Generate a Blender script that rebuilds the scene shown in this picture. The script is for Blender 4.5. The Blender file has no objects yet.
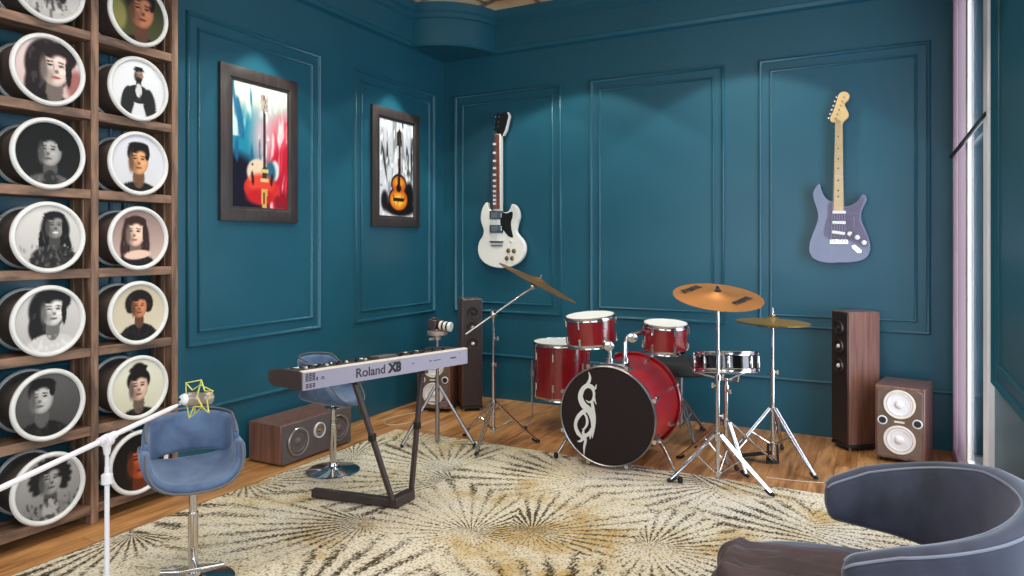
import bpy, bmesh, math, random
from math import sin, cos, pi, radians as R, sqrt, atan2
from mathutils import Vector as V, Matrix, noise
random.seed(7)
scn = bpy.context.scene
COL = scn.collection
XL, XR, YB, YF, ZC = -3.81, 0.48, 5.78, -2.5, 3.65      # room: left wall, right wall, back wall, wall behind the camera, ceiling
ZS = 3.275                                              # underside of the cornice
F = 694.0; CA, SA = cos(R(27.8)), sin(R(27.8))

def on_back(px, py, Y=YB):          # a point of a measured outline -> x, z on the plane y = Y
    u = (px-512)/F; dx = u*CA-SA; dy = CA+u*SA; t = Y/dy
    return dx*t, 1.45-(py-246)/F*t
def at(px, D, z=0.0):               # column and distance -> world point
    r = (px-512)/F*D
    return V((r*CA-D*SA, r*SA+D*CA, z))

def lin(c):
    c = c/255.0
    return c/12.92 if c <= 0.04045 else ((c+0.055)/1.055)**2.4
def rgb(r, g, b): return (lin(r), lin(g), lin(b), 1.0)

# ------------------------------------------------------------------ materials
class NT:
    def __init__(s, name):
        s.m = bpy.data.materials.new(name); s.m.use_nodes = True
        s.t = s.m.node_tree; s.n = s.t.nodes; s.p = s.n['Principled BSDF']
    def new(s, typ, **kw):
        n = s.n.new(typ)
        for k, v in kw.items():
            if k.startswith('i_'):
                n.inputs[k[2:].replace('_', ' ')].default_value = v
            else: setattr(n, k, v)
        return n
    def link(s, a, b): s.t.links.new(a, b)
    def coords(s, scale=(1, 1, 1), rot=(0, 0, 0), out='Object'):
        tc = s.new('ShaderNodeTexCoord'); mp = s.new('ShaderNodeMapping')
        mp.inputs['Scale'].default_value = scale; mp.inputs['Rotation'].default_value = rot
        s.link(tc.outputs[out], mp.inputs['Vector']); return mp.outputs['Vector']
    def ramp(s, fac, stops):
        r = s.new('ShaderNodeValToRGB'); e = r.color_ramp.elements
        e[0].position, e[0].color = stops[0]; e[1].position, e[1].color = stops[-1]
        for p, c in stops[1:-1]:
            x = e.new(p); x.color = c
        s.link(fac, r.inputs['Fac']); return r.outputs['Color']
    def bump(s, h, strength=0.2, dist=0.01):
        b = s.new('ShaderNodeBump'); b.inputs['Strength'].default_value = strength; b.inputs['Distance'].default_value = dist
        s.link(h, b.inputs['Height']); s.link(b.outputs['Normal'], s.p.inputs['Normal'])
    def math(s, op, a, b=None, c=None):
        n = s.new('ShaderNodeMath', operation=op)
        for i, v in enumerate((a, b, c)):
            if v is None: continue
            if isinstance(v, (int, float)): n.inputs[i].default_value = v
            else: s.link(v, n.inputs[i])
        return n.outputs[0]
    def mix(s, fac, a, b):
        n = s.new('ShaderNodeMix', data_type='RGBA')
        for i, v in ((0, fac), (6, a), (7, b)):
            if isinstance(v, (int, float, tuple)): n.inputs[i].default_value = v
            else: s.link(v, n.inputs[i])
        return n.outputs[2]

def plain(name, col, rough=0.5, metal=0.0, coat=0.0, sheen=0.0, spec=0.5, var=0.0, vs=20.0, bump=0.0):
    t = NT(name); p = t.p.inputs
    p['Base Color'].default_value = col; p['Roughness'].default_value = rough; p['Metallic'].default_value = metal
    p['Coat Weight'].default_value = coat; p['Coat Roughness'].default_value = 0.08
    p['Sheen Weight'].default_value = sheen; p['Specular IOR Level'].default_value = spec
    if var or bump:
        nz = t.new('ShaderNodeTexNoise', i_Scale=vs, i_Detail=4.0); t.link(t.coords(), nz.inputs['Vector'])
        if var:
            d = tuple(max(0, c*(1-var)) for c in col[:3])+(1,); l = tuple(min(1, c*(1+var)) for c in col[:3])+(1,)
            t.link(t.ramp(nz.outputs['Fac'], [(0.3, d), (0.7, l)]), t.p.inputs['Base Color'])
        if bump: t.bump(nz.outputs['Fac'], bump, 0.01)
    return t.m

def wood(name, c1, c2, rough=0.45, scale=(30, 30, 1.5), coat=0.0):
    t = NT(name)
    v = t.coords(scale=scale)
    nz = t.new('ShaderNodeTexNoise', i_Scale=1.6, i_Detail=6.0, i_Distortion=0.6); t.link(v, nz.inputs['Vector'])
    t.link(t.ramp(nz.outputs['Fac'], [(0.32, c1), (0.68, c2)]), t.p.inputs['Base Color'])
    t.p.inputs['Roughness'].default_value = rough; t.p.inputs['Coat Weight'].default_value = coat
    t.bump(nz.outputs['Fac'], 0.15, 0.004); return t.m

M = {}
t = NT('teal_paint')
nz = t.new('ShaderNodeTexNoise', i_Scale=1.3, i_Detail=3.0); t.link(t.coords(), nz.inputs['Vector'])
t.link(t.ramp(nz.outputs['Fac'], [(0.3, rgb(27, 77, 94)), (0.7, rgb(30, 83, 100))]), t.p.inputs['Base Color'])
t.p.inputs['Roughness'].default_value = 0.34; t.p.inputs['Specular IOR Level'].default_value = 0.38
n2 = t.new('ShaderNodeTexNoise', i_Scale=90.0, i_Detail=2.0); t.link(t.coords(), n2.inputs['Vector']); t.bump(n2.outputs['Fac'], 0.05, 0.002)
M['teal'] = t.m
# wooden floor: boards running away from the camera
t = NT('oak_boards')
v = t.coords(rot=(0, 0, pi/2))
br = t.new('ShaderNodeTexBrick', offset=0.37, i_Scale=1.0, i_Mortar_Size=0.0016, i_Brick_Width=1.5, i_Row_Height=0.125, i_Bias=0.0)
br.inputs['Color1'].default_value = (0, 0, 0, 1); br.inputs['Color2'].default_value = (1, 1, 1, 1); br.inputs['Mortar'].default_value = (0.4, 0.4, 0.4, 1)
t.link(v, br.inputs['Vector'])
base = t.ramp(br.outputs['Color'], [(0.0, rgb(160, 108, 64)), (0.35, rgb(184, 130, 78)), (0.7, rgb(196, 144, 92)), (1.0, rgb(172, 118, 72))])
g = t.new('ShaderNodeTexNoise', i_Scale=3.0, i_Detail=7.0, i_Distortion=0.8)
t.link(t.coords(scale=(9, 0.9, 1)), g.inputs['Vector'])
gr = t.ramp(g.outputs['Fac'], [(0.3, rgb(150, 132, 118)), (0.62, rgb(255, 250, 244))])
mm = t.new('ShaderNodeMix', data_type='RGBA', blend_type='MULTIPLY'); mm.inputs[0].default_value = 0.85
t.link(base, mm.inputs[6]); t.link(gr, mm.inputs[7])
t.link(t.mix(br.outputs['Fac'], mm.outputs[2], rgb(70, 42, 24)), t.p.inputs['Base Color'])
t.p.inputs['Roughness'].default_value = 0.38; t.bump(g.outputs['Fac'], 0.08, 0.003)
M['floor'] = t.m
# rug: fans of dark broken rays on cream
t = NT('fan_rug')
v = t.coords()
SC = 1.35
vor = t.new('ShaderNodeTexVoronoi', i_Scale=SC, i_Randomness=0.75); vor.voronoi_dimensions = '2D'
wob = t.new('ShaderNodeTexNoise', i_Scale=4.0, i_Detail=2.0); t.link(v, wob.inputs['Vector'])
va = t.new('ShaderNodeVectorMath', operation='MULTIPLY_ADD'); t.link(wob.outputs['Color'], va.inputs[0]); va.inputs[1].default_value = (0.07,)*3; t.link(v, va.inputs[2])
t.link(va.outputs[0], vor.inputs['Vector'])
hsh = t.new('ShaderNodeSeparateColor'); t.link(vor.outputs['Color'], hsh.inputs[0])
sub = t.new('ShaderNodeVectorMath', operation='SUBTRACT'); t.link(v, sub.inputs[0]); t.link(vor.outputs['Position'], sub.inputs[1])
# push the focus of each fan towards the edge of its cell
ang0 = t.math('MULTIPLY', hsh.outputs[0], 6.283)
cx = t.math('MULTIPLY', t.math('COSINE', ang0), 0.40); cy = t.math('MULTIPLY', t.math('SINE', ang0), 0.40)
sep = t.new('ShaderNodeSeparateXYZ'); t.link(sub.outputs[0], sep.inputs[0])
dx = t.math('ADD', sep.outputs[0], cx); dy = t.math('ADD', sep.outputs[1], cy)
ang = t.math('ARCTAN2', dy, dx)
rad = t.math('SQRT', t.math('ADD', t.math('MULTIPLY', dx, dx), t.math('MULTIPLY', dy, dy)))
fine = t.new('ShaderNodeTexNoise', i_Scale=26.0, i_Detail=3.0); t.link(v, fine.inputs['Vector'])
ray = t.math('SINE', t.math('ADD', t.math('MULTIPLY', ang, 36.0), t.math('MULTIPLY', fine.outputs['Fac'], 3.0)))
# cross weave that breaks the rays in dashes
weave = t.new('ShaderNodeTexNoise', i_Scale=1.0, i_Detail=2.0); t.link(t.coords(scale=(90, 46, 1)), weave.inputs['Vector'])
big = t.new('ShaderNodeTexNoise', i_Scale=2.6, i_Detail=3.0); t.link(v, big.inputs['Vector'])
sc = t.math('ADD', t.math('MULTIPLY', ray, 0.5), t.math('MULTIPLY', t.math('SUBTRACT', weave.outputs['Fac'], 0.5), 2.6))
sc = t.math('ADD', sc, t.math('MULTIPLY', t.math('SUBTRACT', big.outputs['Fac'], 0.5), 2.0))
sc = t.math('ADD', sc, t.math('MULTIPLY', t.math('SUBTRACT', 0.35, rad), 0.22))
dark = t.new('ShaderNodeMapRange'); t.link(sc, dark.inputs[0]); dark.inputs[1].default_value = 0.12; dark.inputs[2].default_value = 0.7
gold = t.new('ShaderNodeTexNoise', i_Scale=1.15, i_Detail=5.0, i_Roughness=0.65); t.link(v, gold.inputs['Vector'])
ground = t.ramp(gold.outputs['Fac'], [(0.38, rgb(212, 201, 184)), (0.52, rgb(205, 190, 164)), (0.61, rgb(184, 152, 98)), (0.70, rgb(203, 187, 160))])
spk = t.new('ShaderNodeTexNoise', i_Scale=75.0, i_Detail=2.0); t.link(v, spk.inputs['Vector'])
sm = t.new('ShaderNodeMapRange'); t.link(spk.outputs['Fac'], sm.inputs[0]); sm.inputs[1].default_value = 0.50; sm.inputs[2].default_value = 0.66; sm.inputs[4].default_value = 0.75
g2 = t.mix(sm.outputs[0], ground, rgb(116, 98, 74))
t.link(t.mix(dark.outputs[0], g2, rgb(66, 56, 40)), t.p.inputs['Base Color'])
t.p.inputs['Roughness'].default_value = 0.95; t.p.inputs['Specular IOR Level'].default_value = 0.1
t.bump(weave.outputs['Fac'], 0.5, 0.006); M['rug'] = t.m
# ceiling: orange-tan stone with dark veins
t = NT('veined_ceiling')
v = t.coords()
nz = t.new('ShaderNodeTexNoise', i_Scale=1.4, i_Detail=5.0); t.link(v, nz.inputs['Vector'])
vm = t.new('ShaderNodeVectorMath', operation='MULTIPLY_ADD'); t.link(nz.outputs['Color'], vm.inputs[0]); vm.inputs[1].default_value = (0.9,)*3; t.link(v, vm.inputs[2])
vo = t.new('ShaderNodeTexVoronoi', feature='DISTANCE_TO_EDGE', i_Scale=2.2); t.link(vm.outputs[0], vo.inputs['Vector'])
cc = t.ramp(nz.outputs['Fac'], [(0.35, rgb(206, 134, 76)), (0.5, rgb(226, 190, 144)), (0.65, rgb(214, 206, 186))])
mr = t.new('ShaderNodeMapRange'); t.link(vo.outputs['Distance'], mr.inputs[0]); mr.inputs[1].default_value = 0.0; mr.inputs[2].default_value = 0.07
t.link(t.mix(mr.outputs[0], rgb(52, 30, 20), cc), t.p.inputs['Base Color']); t.p.inputs['Roughness'].default_value = 0.4
M['ceil'] = t.m
M['shelf'] = wood('shelf_wood', rgb(72, 52, 42), rgb(150, 114, 90), 0.6, (14, 3, 14))
M['shelf_up'] = wood('shelf_wood_upright', rgb(72, 52, 42), rgb(150, 114, 90), 0.6, (16, 16, 2.2))
M['walnut'] = wood('walnut_veneer', rgb(90, 56, 44), rgb(128, 88, 72), 0.38, (26, 26, 1.4), 0.6)
M['bafg'] = plain('glossy_brown_baffle', rgb(92, 72, 64), 0.18, coat=1.0, var=0.1)
M['walnut_h'] = wood('walnut_veneer_long', rgb(88, 48, 36), rgb(122, 70, 52), 0.4, (22, 2.0, 22), 0.1)
M['baffle'] = plain('dark_baffle', rgb(44, 30, 28), 0.4, var=0.15)
M['grill'] = plain('brown_grille', rgb(88, 76, 74), 0.55, var=0.15, vs=200)
M['black'] = plain('black_plastic', rgb(18, 17, 18), 0.35, var=0.1)
M['matte'] = plain('matte_black', rgb(26, 24, 25), 0.7, var=0.1)
M['barrel'] = plain('barrel_side', rgb(100, 86, 78), 0.4, var=0.25, vs=8)
M['white'] = plain('white_rim', rgb(212, 209, 206), 0.35, var=0.03)
M['cone'] = plain('white_cone', rgb(214, 208, 208), 0.4, var=0.03)
M['chrome'] = plain('chrome', rgb(205, 203, 205), 0.14, metal=1.0, var=0.04)
M['steel'] = plain('satin_steel', rgb(168, 162, 164), 0.32, metal=1.0, var=0.05)
M['redb'] = plain('bright_red_lacquer', rgb(164, 20, 30), 0.4, coat=0.25, var=0.06, vs=6)
M['red'] = plain('red_lacquer', rgb(122, 18, 24), 0.2, coat=0.8, var=0.12, vs=6)
M['red2'] = plain('red_hoop', rgb(128, 16, 20), 0.2, coat=1.0, var=0.05)
M['head'] = plain('drum_head', rgb(228, 226, 222), 0.45, var=0.03)
M['bhead'] = plain('black_head', rgb(34, 23, 24), 0.6, spec=0.2, var=0.05)
M['snare'] = plain('black_mirror_shell', rgb(46, 38, 40), 0.1, metal=0.85, coat=1.0, var=0.05)
M['brass'] = plain('bronze_cymbal', rgb(186, 124, 70), 0.52, metal=0.85, var=0.12, vs=5)
M['brass2'] = plain('aged_cymbal', rgb(164, 128, 66), 0.4, metal=0.75, var=0.12, vs=5)
M['rubber'] = plain('rubber', rgb(24, 22, 22), 0.8, var=0.1)
def velvet(name, c1, c2, scale=7.0, sheen=0.6):
    t = NT(name)
    nz = t.new('ShaderNodeTexNoise', i_Scale=scale, i_Detail=4.0, i_Distortion=0.4); t.link(t.coords(), nz.inputs['Vector'])
    t.link(t.ramp(nz.outputs['Fac'], [(0.35, c1), (0.68, c2)]), t.p.inputs['Base Color'])
    t.p.inputs['Roughness'].default_value = 0.75; t.p.inputs['Sheen Weight'].default_value = sheen; t.p.inputs['Sheen Roughness'].default_value = 0.4
    t.p.inputs['Sheen Tint'].default_value = (0.85, 0.88, 1, 1)
    f = t.new('ShaderNodeTexNoise', i_Scale=260.0, i_Detail=1.0); t.link(t.coords(), f.inputs['Vector']); t.bump(f.outputs['Fac'], 0.15, 0.002)
    return t.m
M['blue'] = velvet('blue_velvet', rgb(46, 64, 94), rgb(82, 102, 132), 7.0, 0.4)
M['slate'] = velvet('slate_velvet', rgb(36, 37, 50), rgb(66, 68, 88), 5.0, 0.5)
M['piping'] = plain('piping', rgb(122, 124, 138), 0.6, var=0.05)
M['throw'] = velvet('brown_throw', rgb(48, 30, 31), rgb(66, 44, 44), 9.0, 0.15)
M['brass3'] = plain('dark_bronze', rgb(124, 88, 44), 0.4, metal=0.6, var=0.25, vs=7)
M['lilac'] = plain('lilac_case', rgb(142, 134, 150), 0.4, var=0.02)
M['case'] = plain('dark_brown_case', rgb(56, 42, 40), 0.45, var=0.08)
M['cream'] = plain('cream_edge', rgb(208, 196, 184), 0.4, var=0.02)
M['frame'] = wood('dark_frame', rgb(42, 33, 33), rgb(58, 47, 45), 0.5, (20, 20, 3))
M['sgw'] = plain('cream_white_lacquer', rgb(226, 220, 212), 0.22, coat=0.6, var=0.03)
M['rosew'] = plain('rosewood', rgb(118, 62, 52), 0.4, var=0.12, vs=60)
M['maple'] = plain('maple', rgb(206, 172, 116), 0.35, var=0.08, vs=30, coat=0.3)
M['violet'] = plain('grey_violet_lacquer', rgb(90, 93, 122), 0.28, coat=0.5, var=0.03)
M['vguard'] = plain('mottled_guard', rgb(92, 82, 108), 0.35, var=0.3, vs=160)
M['white_g'] = plain('white_plastic', rgb(236, 234, 230), 0.3, var=0.02)
M['gold'] = plain('aged_gold', rgb(150, 118, 72), 0.3, metal=0.9, var=0.08)
M['pinkw'] = plain('pale_pink_metal', rgb(214, 204, 206), 0.4, var=0.02)
M['yellow'] = plain('yellow_elastic', rgb(196, 190, 92), 0.6, var=0.1)
M['micg'] = plain('warm_grey_metal', rgb(168, 150, 140), 0.35, metal=0.6, var=0.08)
M['mauve'] = plain('mauve_frame', rgb(176, 154, 168), 0.3, var=0.03)
M['wframe'] = plain('white_frame', rgb(244, 242, 250), 0.3, var=0.02)
t = NT('mauve_sheer')
tl = t.new('ShaderNodeBsdfTranslucent'); tl.inputs[0].default_value = rgb(84, 76, 80)
df = t.new('ShaderNodeBsdfDiffuse'); df.inputs[0].default_value = rgb(170, 146, 160)
tp = t.new('ShaderNodeBsdfTransparent'); tp.inputs[0].default_value = rgb(150, 136, 144)
m1 = t.new('ShaderNodeMixShader'); m1.inputs[0].default_value = 0.4; t.link(tl.outputs[0], m1.inputs[1]); t.link(df.outputs[0], m1.inputs[2])
m2 = t.new('ShaderNodeMixShader'); m2.inputs[0].default_value = 0.15; t.link(m1.outputs[0], m2.inputs[1]); t.link(tp.outputs[0], m2.inputs[2])
t.link(m2.outputs[0], t.n['Material Output'].inputs['Surface']); M['mauve2'] = t.m
M['creamf'] = plain('cream_bead', rgb(176, 164, 158), 0.6, var=0.02)
M['welt'] = plain('dark_welt', rgb(84, 80, 84), 0.6, var=0.05)
M['cable'] = plain('pale_cable', rgb(200, 176, 150), 0.5, var=0.05)
t = NT('pane_glass')
tr = t.new('ShaderNodeBsdfTransparent'); tr.inputs[0].default_value = (0.86, 0.92, 0.93, 1)
gl = t.new('ShaderNodeBsdfGlossy'); gl.inputs['Roughness'].default_value = 0.03
fr = t.new('ShaderNodeFresnel'); ge = t.new('ShaderNodeNewGeometry')
ior = t.new('ShaderNodeMapRange'); t.link(ge.outputs['Backfacing'], ior.inputs[0]); ior.inputs[3].default_value = 1.45; ior.inputs[4].default_value = 1/1.45; t.link(ior.outputs[0], fr.inputs[0])
mx = t.new('ShaderNodeMixShader'); t.link(fr.outputs[0], mx.inputs[0]); t.link(tr.outputs[0], mx.inputs[1]); t.link(gl.outputs[0], mx.inputs[2])
t.link(mx.outputs[0], t.n['Material Output'].inputs['Surface']); M['glass'] = t.m
t = NT('printed_picture')
at_ = t.new('ShaderNodeAttribute', attribute_name='Col'); t.link(at_.outputs['Color'], t.p.inputs['Base Color'])
t.p.inputs['Roughness'].default_value = 0.6; t.p.inputs['Specular IOR Level'].default_value = 0.2; M['print'] = t.m

# ------------------------------------------------------------------ mesh builder
def frame_of(d):
    d = V(d).normalized(); a = V((0, 0, 1)) if abs(d.z) < 0.95 else V((1, 0, 0))
    x = d.cross(a).normalized(); return x, d.cross(x).normalized(), d
class B:
    def __init__(s): s.b = bmesh.new(); s.mi = 0
    def face(s, vs):
        try: f = s.b.faces.new(vs); f.material_index = s.mi; return f
        except ValueError: return None
    def box(s, c, size, rz=0.0, rot=None):
        m = (rot.to_4x4() if rot is not None else Matrix.Rotation(rz, 4, 'Z')); c = V(c); h = V(size)/2
        vs = [s.b.verts.new(c + (m @ V((h.x*i, h.y*j, h.z*k)))) for i in (-1, 1) for j in (-1, 1) for k in (-1, 1)]
        for q in ((0, 1, 3, 2), (4, 6, 7, 5), (0, 4, 5, 1), (2, 3, 7, 6), (0, 2, 6, 4), (1, 5, 7, 3)): s.face([vs[i] for i in q])
        return s
    def span(s, x0, x1, y0, y1, z0, z1): return s.box(((x0+x1)/2, (y0+y1)/2, (z0+z1)/2), (abs(x1-x0), abs(y1-y0), abs(z1-z0)))
    def beam(s, p0, p1, w, h):
        x, y, d = frame_of(V(p1)-V(p0)); rot = Matrix((x, y, d)).transposed()
        return s.box((V(p0)+V(p1))/2, (w, h, (V(p1)-V(p0)).length), rot=rot)
    def rings(s, rings, cap=True, closed=True):
        R_ = [[s.b.verts.new(p) for p in r] for r in rings]; n = len(R_[0])
        for a, b in zip(R_, R_[1:]):
            for i in range(n if closed else n-1):
                s.face((a[i], a[(i+1) % n], b[(i+1) % n], b[i]))
        if cap and closed: s.face(R_[0][::-1]); s.face(R_[-1])
        return s
    def tube(s, pts, r, seg=10, cap=True):
        pts = [V(p) for p in pts]; rs = r if isinstance(r, (list, tuple)) else [r]*len(pts); out = []
        x, y, _ = frame_of(pts[1]-pts[0])
        for i, p in enumerate(pts):
            d = (pts[min(i+1, len(pts)-1)]-pts[max(i-1, 0)]).normalized()
            x = (x-d*x.dot(d)).normalized(); y = d.cross(x)
            out.append([p+(x*cos(2*pi*k/seg)+y*sin(2*pi*k/seg))*rs[i] for k in range(seg)])
        return s.rings(out, cap)
    def cyl(s, p0, p1, r0, r1=None, seg=24): return s.tube([p0, p1], [r0, r0 if r1 is None else r1], seg)
    def lathe(s, prof, o=(0, 0, 0), axis=(0, 0, 1), seg=48, cap=True):
        x, y, d = frame_of(axis); o = V(o)
        return s.rings([[o+d*h+(x*cos(2*pi*k/seg)+y*sin(2*pi*k/seg))*max(r, 1e-4) for k in range(seg)] for r, h in prof], cap)
    def torus(s, o, axis, rr, r, seg=56, q=10, sy=1.0):
        x, y, d = frame_of(axis); o = V(o); rg = []
        for k in range(seg):
            a = 2*pi*k/seg; e = x*cos(a)+y*sin(a)
            rg.append([o+e*(rr+r*cos(2*pi*j/q))+d*r*sy*sin(2*pi*j/q) for j in range(q)])
        return s.rings(rg+[rg[0]], cap=False)
    def prism(s, pts, f, t0, t1):     # f(u, v, t) -> point
        a = [s.b.verts.new(f(u, v, t0)) for u, v in pts]; b = [s.b.verts.new(f(u, v, t1)) for u, v in pts]; n = len(a)
        s.face(a[::-1]); s.face(b)
        for i in range(n): s.face((a[i], a[(i+1) % n], b[(i+1) % n], b[i]))
        return s
    def grid(s, fn, nu, nv, cu=False):
        g = [[s.b.verts.new(fn(i/nu, j/nv)) for j in range(nv+1)] for i in range(nu if cu else nu+1)]
        for i in range(nu):
            for j in range(nv):
                k = (i+1) % nu if cu else i+1
                s.face((g[i][j], g[k][j], g[k][j+1], g[i][j+1]))
        return s
    def ball(s, c, r, seg=16, sc=(1, 1, 1)):
        c = V(c); s.rings([[c+V((sc[0]*r*sin(a)*cos(2*pi*k/seg), sc[1]*r*sin(a)*sin(2*pi*k/seg), sc[2]*r*cos(a))) for k in range(seg)]
                           for a in [pi*(0.02+0.96*j/(seg//2)) for j in range(seg//2+1)]]); return s

WM = {}
def out(name, bld, mat, parent=None, bevel=0.0, world=False, solid=0.0, sub=0, sharp=38, bseg=2, keep=False, label=None):
    b = bld.b; bmesh.ops.remove_doubles(b, verts=b.verts, dist=1e-5)
    if parent is not None and world: b.transform(WM[parent.name].inverted())
    if not keep: bmesh.ops.recalc_face_normals(b, faces=b.faces)
    me = bpy.data.meshes.new(name); b.to_mesh(me); b.free()
    for m in (mat if isinstance(mat, (list, tuple)) else [mat]): me.materials.append(m)
    for p in me.polygons: p.use_smooth = True
    me.set_sharp_from_angle(angle=R(sharp))
    o = bpy.data.objects.new(name, me); COL.objects.link(o)
    if parent is not None: o.parent = parent; WM[o.name] = WM[parent.name]
    else: WM[o.name] = Matrix()
    if solid: md = o.modifiers.new('s', 'SOLIDIFY'); md.thickness = solid; md.offset = 0
    if bevel: md = o.modifiers.new('b', 'BEVEL'); md.width = bevel; md.segments = bseg; md.limit_method = 'ANGLE'; md.angle_limit = R(40); md.harden_normals = False
    if sub: md = o.modifiers.new('u', 'SUBSURF'); md.levels = sub; md.render_levels = sub
    if label: o['label'] = label
    return o
def tag(o, label, cat, group=None):
    o['label'] = label; o['category'] = cat
    if group: o['group'] = group
    return o
def thing(name, label, cat, loc=(0, 0, 0), rz=0.0, group=None):
    o = bpy.data.objects.new(name, None); COL.objects.link(o); o.location = loc; o.rotation_euler = (0, 0, rz); o.empty_display_size = 0.05
    WM[o.name] = Matrix.Translation(V(loc)) @ Matrix.Rotation(rz, 4, 'Z')
    return tag(o, label, cat, group)
def struct(name, bld, mat, **kw):
    o = out(name, bld, mat, **kw); o['kind'] = 'structure'; return o

# ------------------------------------------------------------------ room
struct('floor', B().span(XL-0.1, XR+0.1, YF-0.1, YB+0.1, -0.1, 0), M['floor'])
struct('ceiling', B().span(XL-0.1, XR+0.1, YF-0.1, YB+0.1, ZC, ZC+0.1), M['ceil'])
struct('wall_left', B().span(XL-0.1, XL, YF-0.1, YB+0.1, 0, ZC), M['teal'])
struct('wall_back', B().span(XL, XR+0.1, YB, YB+0.1, 0, ZC), M['teal'])
b = B(); b.span(XL, -3.2, YF-0.1, YF, 0, ZC).span(0.1, XR+0.1, YF-0.1, YF, 0, ZC).span(-3.2, 0.1, YF-0.1, YF, 0, 0.5).span(-3.2, 0.1, YF-0.1, YF, 2.9, ZC)
struct('wall_front', b, M['teal'])
W1 = (3.97, 5.70, 0.0, 3.22); W2 = (-1.6, 2.6, 0.25, 3.1)
b = B()
b.span(XR, XR+0.1, YF, W2[0], 0, ZC).span(XR, XR+0.1, W2[1], W1[0], 0, ZC).span(XR, XR+0.1, W1[1], YB, 0, ZC)
b.span(XR, XR+0.1, W2[0], W2[1], 0, W2[2]).span(XR, XR+0.1, W2[0], W2[1], W2[3], ZC).span(XR, XR+0.1, W1[0], W1[1], W1[3], ZC)
struct('wall_right', b, M['teal'])

def molding(b, P, c0, c1, z0, z1, w=0.022, d=0.018):   # a picture-frame moulding; P(c, z, out) -> point; mitred half-round profile
    prof = [(0, 0), (w*0.15, d*0.75), (w*0.45, d), (w*0.8, d*0.7), (w, 0)]
    loops = [[P(c0+a, z0+a, h), P(c1-a, z0+a, h), P(c1-a, z1-a, h), P(c0+a, z1-a, h)] for a, h in prof]
    L = [[b.b.verts.new(p) for p in l] for l in loops]
    for A, C in zip(L, L[1:]):
        for i in range(4): b.face((A[i], A[(i+1) % 4], C[(i+1) % 4], C[i]))
PL = lambda c, z, h: V((XL+h, c, z)); PB = lambda c, z, h: V((c, YB-h, z)); PR = lambda c, z, h: V((XR-h, c, z))
tn = 0
def panel(P, c0, c1):
    global tn
    tn += 1
    b = B(); molding(b, P, c0, c1, 0.812, 2.92, 0.028, 0.022); molding(b, P, c0+0.083, c1-0.083, 0.812+0.087, 2.92-0.087, 0.02, 0.016)
    struct('trim_%d' % tn, b, M['teal'], keep=False, sharp=60)
for a, c in ((-1.81, -0.64), (-0.25, 0.92), (1.312, 2.486), (2.872, 4.047), (4.436, 5.612)): panel(PL, a, c)
for a, c in ((-3.684, -2.535), (-2.264, -1.098), (-0.838, 0.335)): panel(PB, a, c)
panel(PR, 2.72, 3.86)
def rail(name, z0, z1, d, segs):
    for nm, P, c0, c1 in segs:
        b = B(); pr = [(0, z0), (d*0.8, z0+(z1-z0)*0.15), (d, z0+(z1-z0)*0.5), (d*0.7, z0+(z1-z0)*0.85), (0, z1)]
        b.rings([[P(c, z, h) for h, z in pr] for c in (c0, c1)])
        struct(nm, b, M['teal'])
rail('r', 0.40, 0.428, 0.02, (('trim_20', PL, YF, YB-0.02), ('trim_21', PB, XL, XR), ('trim_22', PR, 2.6, 3.0)))
corn = [(0, ZS-0.012), (0.012, ZS-0.006), (0.045, ZS), (0.05, ZS+0.03), (0.06, ZS+0.035), (0.06, ZS+0.23), (0.085, ZS+0.245), (0.085, ZS+0.285), (0.11, ZS+0.3), (0.12, ZC), (0, ZC)]
for i, (P, c0, c1) in enumerate(((PL, YF, YB), (PB, XL, XR), (PR, YF, YB))):
    b = B(); b.rings([[P(c, z, h) for h, z in corn] for c in (c0, c1)]); struct('trim_%d' % (30+i), b, M['teal'])
# quarter-round drop box in the corner
b = B(); prof = [(0.60, ZS-0.004), (0.615, ZS+0.01), (0.615, ZS+0.235), (0.635, ZS+0.245), (0.635, ZS+0.285), (0.655, ZS+0.30), (0.655, ZC)]
CX, CY = XL+0.001, YB-0.001
rg = []
for k in range(33):
    a = -pi/2*k/32
    rg.append([V((CX+r*cos(a), CY+r*sin(a), z)) for r, z in prof])
for A, C in zip(rg, rg[1:]):
    va = [b.b.verts.new(p) for p in A]; vc = [b.b.verts.new(p) for p in C]
    for i in range(len(va)-1): b.face((va[i], va[i+1], vc[i+1], vc[i]))
cv = b.b.verts.new((CX, CY, ZS-0.004)); ring0 = [b.b.verts.new(r[0]) for r in rg]
for p, q in zip(ring0, ring0[1:]): b.face((cv, q, p))
struct('trim_40', b, M['teal'])

# windows in the right wall
def window(n, y0, y1, z0, z1, far_panel=None):
    b = B(); w = 0.05
    b.span(XR-0.02, XR+0.08, y0, y0+w, z0, z1).span(XR-0.02, XR+0.08, y1-w, y1, z0, z1)
    b.span(XR-0.019, XR+0.079, y0+w, y1-w, z0, z0+w).span(XR-0.019, XR+0.079, y0+w, y1-w, z1-w, z1)
    o = struct('window_%d' % n, b, M['mauve'], bevel=0.004); return o
w1 = window(1, *W1)
def wpart(name, b, mat, p, **kw):
    o = out(name, b, mat, p, **kw); return o
wpart('window_stile', B().span(XR-0.028, XR+0.06, 3.90, 4.05, 0.0, 3.24), M['wframe'], w1, bevel=0.006)
b = B().grid(lambda u, v: V((XR+0.006+0.007*sin(u*34), 5.07+0.575*u, 0.05+3.12*v)), 90, 2)
wpart('sheer_panel', b, M['mauve2'], w1, sharp=80)
wpart('window_bead', B().span(XR-0.004, XR+0.03, 4.98, 5.06, 0.05, 3.17), M['creamf'], w1, bevel=0.004)
wpart('window_sill', B().span(XR-0.004, XR+0.03, 4.03, 4.98, 0.05, 0.16), M['wframe'], w1, bevel=0.004)
wpart('window_pane', B().span(XR+0.008, XR+0.014, 4.03, 4.98, 0.16, 3.17), M['glass'], w1)
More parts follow.
